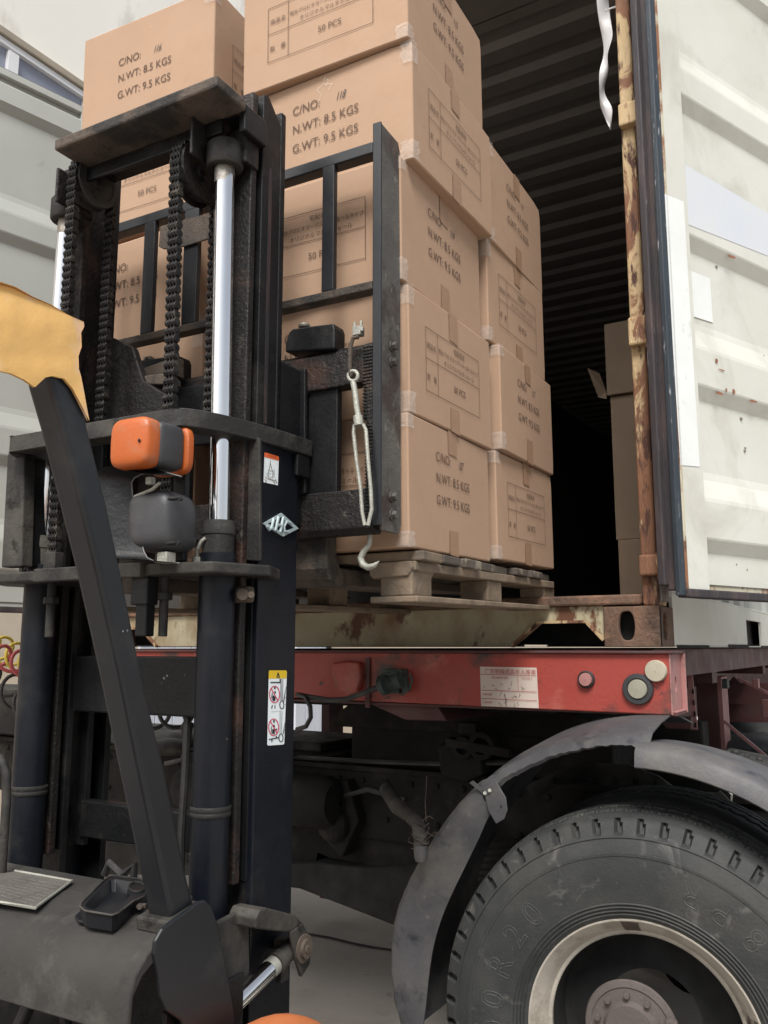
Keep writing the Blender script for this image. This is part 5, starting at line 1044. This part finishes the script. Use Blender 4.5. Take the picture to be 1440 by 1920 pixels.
# cowl with end plate
cz_ = .995
cr = [(1.225, 1.013), (1.20, 1.018), (1.08, 1.017), (1.035, 1.012), (1.005, 1.0), (.982, .978), (.972, .95), (.970, .90), (.978, .90), (.981, .95), (.997, .972), (1.03, .99), (1.08, 1.0), (1.225, 1.0)]
cw = part('cowl', M['dustcowl'], fk, lambda b: (b.prism([(-1.80, min(y, 1.135+.00001*i), z) for i, (y, z) in enumerate(cr)], (.855, 0, 0)), b.box(-1.80, -1.05, 1.136, 1.222, 1.0, 1.0165)), bevel=.003, smooth=True, label='dusty dashboard cowl with a rounded rear edge')
ep = [FX(x, y, XP+.012) for x, y in ((385, 1688), (398, 1700), (408, 1730), (420, 1790), (432, 1850), (440, 1900), (441, 1960), (360, 1960), (340, 1915), (312, 1895), (302, 1870), (298, 1830), (290, 1790), (292, 1765), (305, 1742), (330, 1722), (355, 1705), (372, 1690))]
part('cowl_end_plate', M['pillar'], cw, lambda b: b.prism(ep, (-.008, 0, 0)), bevel=.003)
part('cowl_skirt', M['blk'], fk, lambda b: (b.box(-1.8, -.96, 1.13, 1.14, .55, 1.0), b.box(-.965, -.957, 1.06, 1.25, .3, .9)), bevel=.003)
# nameplate
Zp = 1.0195
np_ = [FZ(x, y, Zp) for x, y in ((-30, 1665), (0, 1640), (28, 1636), (135, 1655), (66, 1706), (0, 1695), (-40, 1689))]
npl = part('data_plate', M['dataplate'], cw, lambda b: b.prism(np_, (0, 0, .002)))
def dpl(b):
    a0, a1, a2, a3 = FZ(-10, 1660, Zp+.0024), FZ(28, 1641, Zp+.0024), FZ(126, 1658, Zp+.0024), FZ(62, 1701, Zp+.0024)
    def pp_(u, v): return (a0*(1-u)+a2*u)*(1-v)*1+0*a1 if False else (a1*(1-u)+a2*u)*(1-v)+((a0*.5+FZ(-60, 1682, Zp+.0024)*.5)*(1-u)+a3*u)*v
    for v0 in (.06, .2, .32, .44, .56, .68, .80, .92):
        for k in range(16):
            u0 = .08+k*.055
            if (k*7+int(v0*100)) % 5: q = [pp_(u0, v0), pp_(u0+.04, v0), pp_(u0+.04, v0+.035), pp_(u0, v0+.035)]; b.add(q, [(0, 1, 2, 3)])
part('engraved_rows', M['engr'], npl, dpl)
part('plate_border', M['galv'], npl, lambda b: b.tube([p+V((0, 0, .003)) for p in np_[2:5]]+[np_[5]+V((0, 0, .003))], .0025, 6))
# tray with cup ring
Zt = 1.040
def trayline(P, z): return [FZ(x, y, z) for x, y in P]
TO = [(205, 1644), (215, 1642), (262, 1648), (273, 1654), (276, 1663), (277, 1674), (268, 1682), (250, 1690), (222, 1712), (210, 1716), (160, 1708), (150, 1700), (152, 1693), (196, 1650)]
TI = [(208, 1649), (216, 1648), (248, 1653), (252, 1658), (243, 1662), (239, 1667), (240, 1673), (247, 1676), (236, 1688), (216, 1709), (206, 1711), (168, 1704), (159, 1699), (161, 1694)]
ty_ = thing('storage_tray', 'small black plastic tray with a cup ring, screwed on the dashboard cowl beside the pillar', 'tray', (-1.12, 1.12, 1.02)); skewed.append(ty_)
def tray(b):
    o = trayline(TO, Zt); i_ = trayline(TI, Zt); cen = sum(o, V())/len(o); n = len(o)
    ob = [V((cen.x+(p.x-cen.x)*.93, cen.y+(p.y-cen.y)*.93, 1.0145)) for p in o]; ib = [V((cen.x+(p.x-cen.x)*.86, cen.y+(p.y-cen.y)*.86, 1.022)) for p in i_]
    fs = []
    for k in range(n):
        j = (k+1) % n; fs += [(k, j, n+j, n+k), (k, j, 2*n+j, 2*n+k), (n+k, n+j, 3*n+j, 3*n+k)]
    b.add(o+i_+ob+ib, fs+[tuple(range(3*n, 4*n))])
part('bin', M['pillar'], ty_, tray, bevel=.0012)
part('tray_rim', M['dusty'], ty_, lambda b: b.tube(trayline(TO, Zt+.0005), .0018, 6, closed=True), smooth='all')
part('cup_ring', M['dusty'], ty_, lambda b: b.tube([FZ(258+15*math.cos(a)-1, 1663+9*math.sin(a), Zt+.001) for a in [2*math.pi*i/28 for i in range(28)]], .0022, 8, closed=True), smooth='all')
part('cup_well', M['hole'], ty_, lambda b: b.add([FZ(258+12*math.cos(a)-1, 1663+7*math.sin(a), Zt-.006) for a in [2*math.pi*i/28 for i in range(28)]], [tuple(range(28))]))
part('mounting_plate', M['pillar'], ty_, lambda b: b.prism(trayline([(150, 1712), (140, 1722), (146, 1730), (205, 1742), (222, 1738), (252, 1712), (272, 1700), (280, 1688), (270, 1672), (200, 1672)], 1.0148), (0, 0, .004)), bevel=.001)
part('wing_bolt', M['barrust'], ty_, lambda b: (b.cyl(FZ(262, 1700, 1.018), FZ(262, 1700, 1.034), .005, n=10), b.obox(FZ(262, 1698, 1.03), (.010, .004, 0), (-.002, .004, 0), (0, 0, .003))), bevel=.001)
# tilt cylinder and its mast bracket
Xt = -.985
def tb(b):
    P = [(480, 1722), (487, 1706), (500, 1702), (555, 1716), (568, 1730), (580, 1752), (585, 1775), (582, 1808), (566, 1833), (556, 1800), (545, 1748), (480, 1742)]
    b.prism([FX(x, y, Xt) for x, y in P[4:11]], (-.008, 0, 0)); b.prism([FX(x, y, Xt-.001) for x, y in P[:5]+P[10:]], (-.062, 0, 0))
tbk = part('tilt_bracket', M['dusty'], fk, tb, bevel=.003)
part('pivot_pin', M['barrust'], tbk, lambda b: (b.lathe(FX(569, 1778, Xt), (1, 0, 0), [(-.001, .026), (.003, .026), (.004, .018), (.010, .017), (.010, .008), (.012, .007), (.012, .001)], 28), b.box(Xt-.062, Xt, FX(569, 1778, Xt).y-.01, FX(569, 1778, Xt).y+.01, FX(569, 1778, Xt).z-.01, FX(569, 1778, Xt).z+.01)), smooth=True)
a_, b2_ = FX(556, 1768, -1.01), FX(425, 1896, -1.01); dv = (b2_-a_)
tcy = part('tilt_cylinder', M['dusty'], fk, lambda b: (b.cyl(a_-dv*.06, a_+dv*.26, .018), b.cyl(a_+dv*.26, a_+dv*.34, .0215), b.obox(a_+dv*.22+V((0, 0, -.028)), (.006, 0, 0), (0, .012, 0), (0, 0, .014))), smooth=True)
part('piston_rod', M['chrome'], tcy, lambda b: b.cyl(a_+dv*.34, a_+dv*1.9, .0165, n=32), smooth=True)
part('rod_ring', M['galv'], tcy, lambda b: b.cyl(a_+dv*.345, a_+dv*.42, .0175, n=32), smooth=True)
part('cylinder_barrel', M['blk'], tcy, lambda b: b.cyl(a_+dv*1.9, a_+dv*3.2, .034, n=28), smooth=True)
part('tilt_web', M['dusty'], fk, lambda b: b.prism([FX(x, y, -1.03) for x, y in ((405, 1732), (450, 1708), (468, 1712), (470, 1880), (440, 1900), (405, 1800))], (-.012, 0, 0)), bevel=.004)
# low body, wheel, fender, pedals, hoses under the cowl
fz = FY(500, 1904, 1.2)
part('front_fender', M['orangep'], fk, lambda b: b.sheet([[V((x, 1.17+.37*math.sin(a), fz.z-.37+.37*math.cos(a)+dz)) for a in [R(-70+6*i) for i in range(26)]] for x, dz in ((-.925, -.040), (-.915, -.020), (-.90, -.012), (-.885, -.012), (-.870, -.022), (-.862, -.045))], .006, (0, 0, -1)), smooth=True)
part('front_wheel', M['tyre'], fk, lambda b: b.lathe((-.935, 1.17, .335), (1, 0, 0), [(0, .14), (-.01, .25), (.02, .32), (.05, .335), (.2, .335), (.23, .32), (.25, .25), (.22, .14)], 60, closed=True), smooth=True)
part('front_wheel', M['tyre'], fk, lambda b: b.lathe((mx(-.935), 1.17, .335), (-1, 0, 0), [(0, .14), (-.01, .25), (.02, .32), (.05, .335), (.2, .335), (.23, .32), (.25, .25), (.22, .14)], 60, closed=True), smooth=True)
part('floor_panel', M['blk'], fk, lambda b: (b.box(-1.75, -.97, -.4, 1.15, .50, .53), b.box(-1.75, -.97, 1.15, 1.3, .2, .53)), bevel=.004)
part('body', M['orangep'], fk, lambda b: b.box(-1.85, -.92, -1.6, -.35, .2, 1.0), bevel=.05, seg=4)
part('pedal', M['blackh'], fk, lambda b: b.obox(FY(45, 1905, 1.08), V((.018, -.0, .012)), V((0, .01, 0)), V((.022, 0, .04))), bevel=.005)
part('pedal_arm', M['dusty'], fk, lambda b: (b.tube([FY(x, y, 1.10) for x, y in ((98, 1770), (110, 1830), (125, 1930))], .009, 8), b.obox(FY(98, 1762, 1.10), (.016, 0, 0), (0, .012, 0), (0, 0, .014))), smooth=True)
part('pedal_arm', M['dusty'], fk, lambda b: b.tube([FY(x, y, 1.12) for x, y in ((122, 1768), (135, 1820), (158, 1930))], .005, 8), smooth=True)
part('hose', M['blackh'], fk, lambda b: b.tube([FY(x, y, 1.15) for x, y in ((180, 1825), (230, 1828), (265, 1845), (282, 1880), (278, 1930))], .011, 10), smooth=True)
part('hose', M['blackh'], fk, lambda b: b.tube([FY(x, y, 1.08) for x, y in ((-20, 1768), (15, 1768), (50, 1752), (80, 1746))], .008, 8), smooth=True)
part('hose', M['blackh'], fk, lambda b: b.tube([FY(x, y, 1.14) for x, y in ((-20, 1790), (20, 1806), (60, 1835), (90, 1880), (88, 1930))], .010, 8), smooth=True)
part('screw', M['galv'], fk, lambda b: b.ball(FY(253, 1829, 1.08), .005, .004, .005))
part('lever', M['dusty'], fk, lambda b: b.tube([FY(x, y, 1.15) for x, y in ((-20, 1412), (2, 1422), (12, 1450), (12, 1500), (8, 1560), (3, 1640))], .0085, 10), smooth=True)
part('hydraulic_hose', M['blackh'], fk, lambda b: (b.tube([FY(x, y, 1.36) for x, y in ((196, 1640), (205, 1618), (228, 1640), (236, 1636), (252, 1622), (250, 1655))], .008, 8),), smooth=True)
part('hydraulic_hose', M['blackh'], fk, lambda b: b.tube([FY(x, y, 1.42) for x, y in ((352, 1335), (347, 1450), (340, 1560), (338, 1680))], .008, 8), smooth=True)
part('hydraulic_hose', M['blackh'], fk, lambda b: b.tube([FY(x, y, 1.38) for x, y in ((366, 1700), (372, 1650), (378, 1610), (360, 1600))], .010, 8), smooth=True)
# yellow leather cover wrapped over the pillar top
cv = MB(); XK = XP+.006
out = [(-40, 505), (0, 528), (30, 538), (62, 556), (98, 572), (128, 590), (157, 603), (158, 612), (152, 624), (153, 650), (147, 668), (148, 690), (152, 705), (158, 735), (163, 765), (168, 790), (160, 775), (148, 752), (136, 728), (120, 710), (98, 705), (84, 708), (72, 720), (66, 726), (45, 712), (20, 700), (0, 696), (-40, 690)]
def cover():
    from mathutils.geometry import delaunay_2d_cdt
    vs2 = [V((x, y)) for x, y in out]; rr = random.Random(2); ng = len(vs2)
    for x in range(-35, 165, 11):
        for y in range(510, 790, 11): vs2.append(V((x+rr.uniform(-3, 3), y+rr.uniform(-3, 3))))
    r = delaunay_2d_cdt(vs2, [(i, (i+1) % ng) for i in range(ng)], [tuple(range(ng))], 1, 1e-4)
    V2, F2 = r[0], r[2]; P = []
    for v in V2:
        p = FX(v.x, v.y, XK); k = max(0, (v.x-60)/100); t = (v.y-510)/200
        wr = noise.noise(V((v.x*.03, v.y*.025, 1)))*.0016+noise.noise(V((v.x*.09, v.y*.05, 5)))*.0005
        edge = -.022*max(0, (120-v.y+490)/100)**2 if v.y < 610 else 0
        p.x += wr-.00*k+edge*.6; P.append(p)
    n = len(P); b = MB(); th = V((-.004, 0, 0)); b.add(P+[p+th for p in P], [tuple(f) for f in F2]+[tuple(i+n for i in f)[::-1] for f in F2])
    # back half folded over the top and behind
    top = [FX(x, y, XK) for x, y in out[:8]]
    rows = [[p+V((-.022*0-.02+noise.noise(p*9)*.004, 0, -.004)) for p in top]]
    rows = [[p for p in top], [p+V((-.03, .0, .006)) for p in top], [p+V((-.065, .0, -.002)) for p in top], [p+V((-.078, .0, -.02)) for p in top]]
    b.sheet(rows)
    right = [FX(x, y, XK) for x, y in out[6:12]]
    b.sheet([[p for p in right], [p+V((-.03, .004, 0)) for p in right], [p+V((-.07, .002, 0)) for p in right]])
    return b
ct = thing('leather_cover', 'ragged yellow leather cover wrapped over the top of the forklift pillar at the left edge', 'cover', (XP, .80, 1.95)); skewed.append(ct)
cover().build('wrapped_sheet', M['cloth'], ct, smooth=True)
part('guard_beam', M['orangep'], fk, lambda b: (b.beam((XP-.03, .80, 1.845), (XP-.03, .1, 1.93), .035, .05), b.beam((-1.75, .80, 1.845), (-1.75, .1, 1.93), .035, .05)), bevel=.008)
part('guard_pillar', M['pillar'], fk, lambda b: b.prism([(-1.73, y, z) for y, z in fe+be], (-.048, 0, 0)), bevel=.008)
# turnbuckle with hook hanging on the carriage
tbk2 = thing('turnbuckle_hook', 'galvanised turnbuckle with an open hook, hanging by a wire sling from the upper carriage bar', 'turnbuckle', tuple(FY(675, 850, YC-.02))); skewed.append(tbk2)
YT = YC-.02
def tq(P, r, m, nm, Y=YT, **k): return part(nm, m, tbk2, lambda b: b.tube([FY(x, y, Y) for x, y in P], r, 10, **k), smooth=True)
tq(((672, 632), (662, 634), (657, 650), (656, 680), (656, 698), (660, 706), (664, 700)), .0048, M['barrust'], 'sling')
part('eye', M['galv'], tbk2, lambda b: b.tube([FY(662+9*math.cos(a), 705+9.5*math.sin(a), YT) for a in [2*math.pi*i/20 for i in range(20)]], .0042, 8, closed=True), smooth='all')
tq(((662, 716), (665, 732), (669, 765), (672, 782)), .0065, M['galv'], 'threaded_rod')
part('body', M['galv'], tbk2, lambda b: (b.tube([FY(671, 780, YT), FY(673, 798, YT)], .0105, 12), b.tube([FY(x, y, YT) for x, y in ((665, 796), (663, 810), (668, 860), (676, 915), (679, 960), (684, 985))], .0042, 8), b.tube([FY(x, y, YT) for x, y in ((681, 796), (686, 806), (690, 860), (695, 915), (697, 955), (690, 985))], .0042, 8)), smooth=True)
tq(((692, 985), (694, 1010), (692, 1022), (682, 1034), (676, 1046), (680, 1058), (690, 1064), (702, 1060), (711, 1052)), .006, M['galv'], 'hook', YT+.055, rs=[.0052, .0052, .0055, .0065, .0075, .008, .0075, .0055, .001])
cl_ = part('cable_clamp', M['galv'], tbk2, lambda b: (b.obox(FY(672, 622, YC+.01), (.010, 0, 0), (0, .010, 0), (0, 0, .010)), b.cyl(FY(665, 630, YC+.01), FY(665, 604, YC+.01), .0035), b.cyl(FY(677, 628, YC+.01), FY(677, 602, YC+.01), .0035), b.cyl(FY(677, 622, YC+.008), FY(677, 614, YC+.008), .0075, n=6)), bevel=.001)
for t in skewed:
    t.location = RZ @ t.location; t.rotation_euler.z += FY_
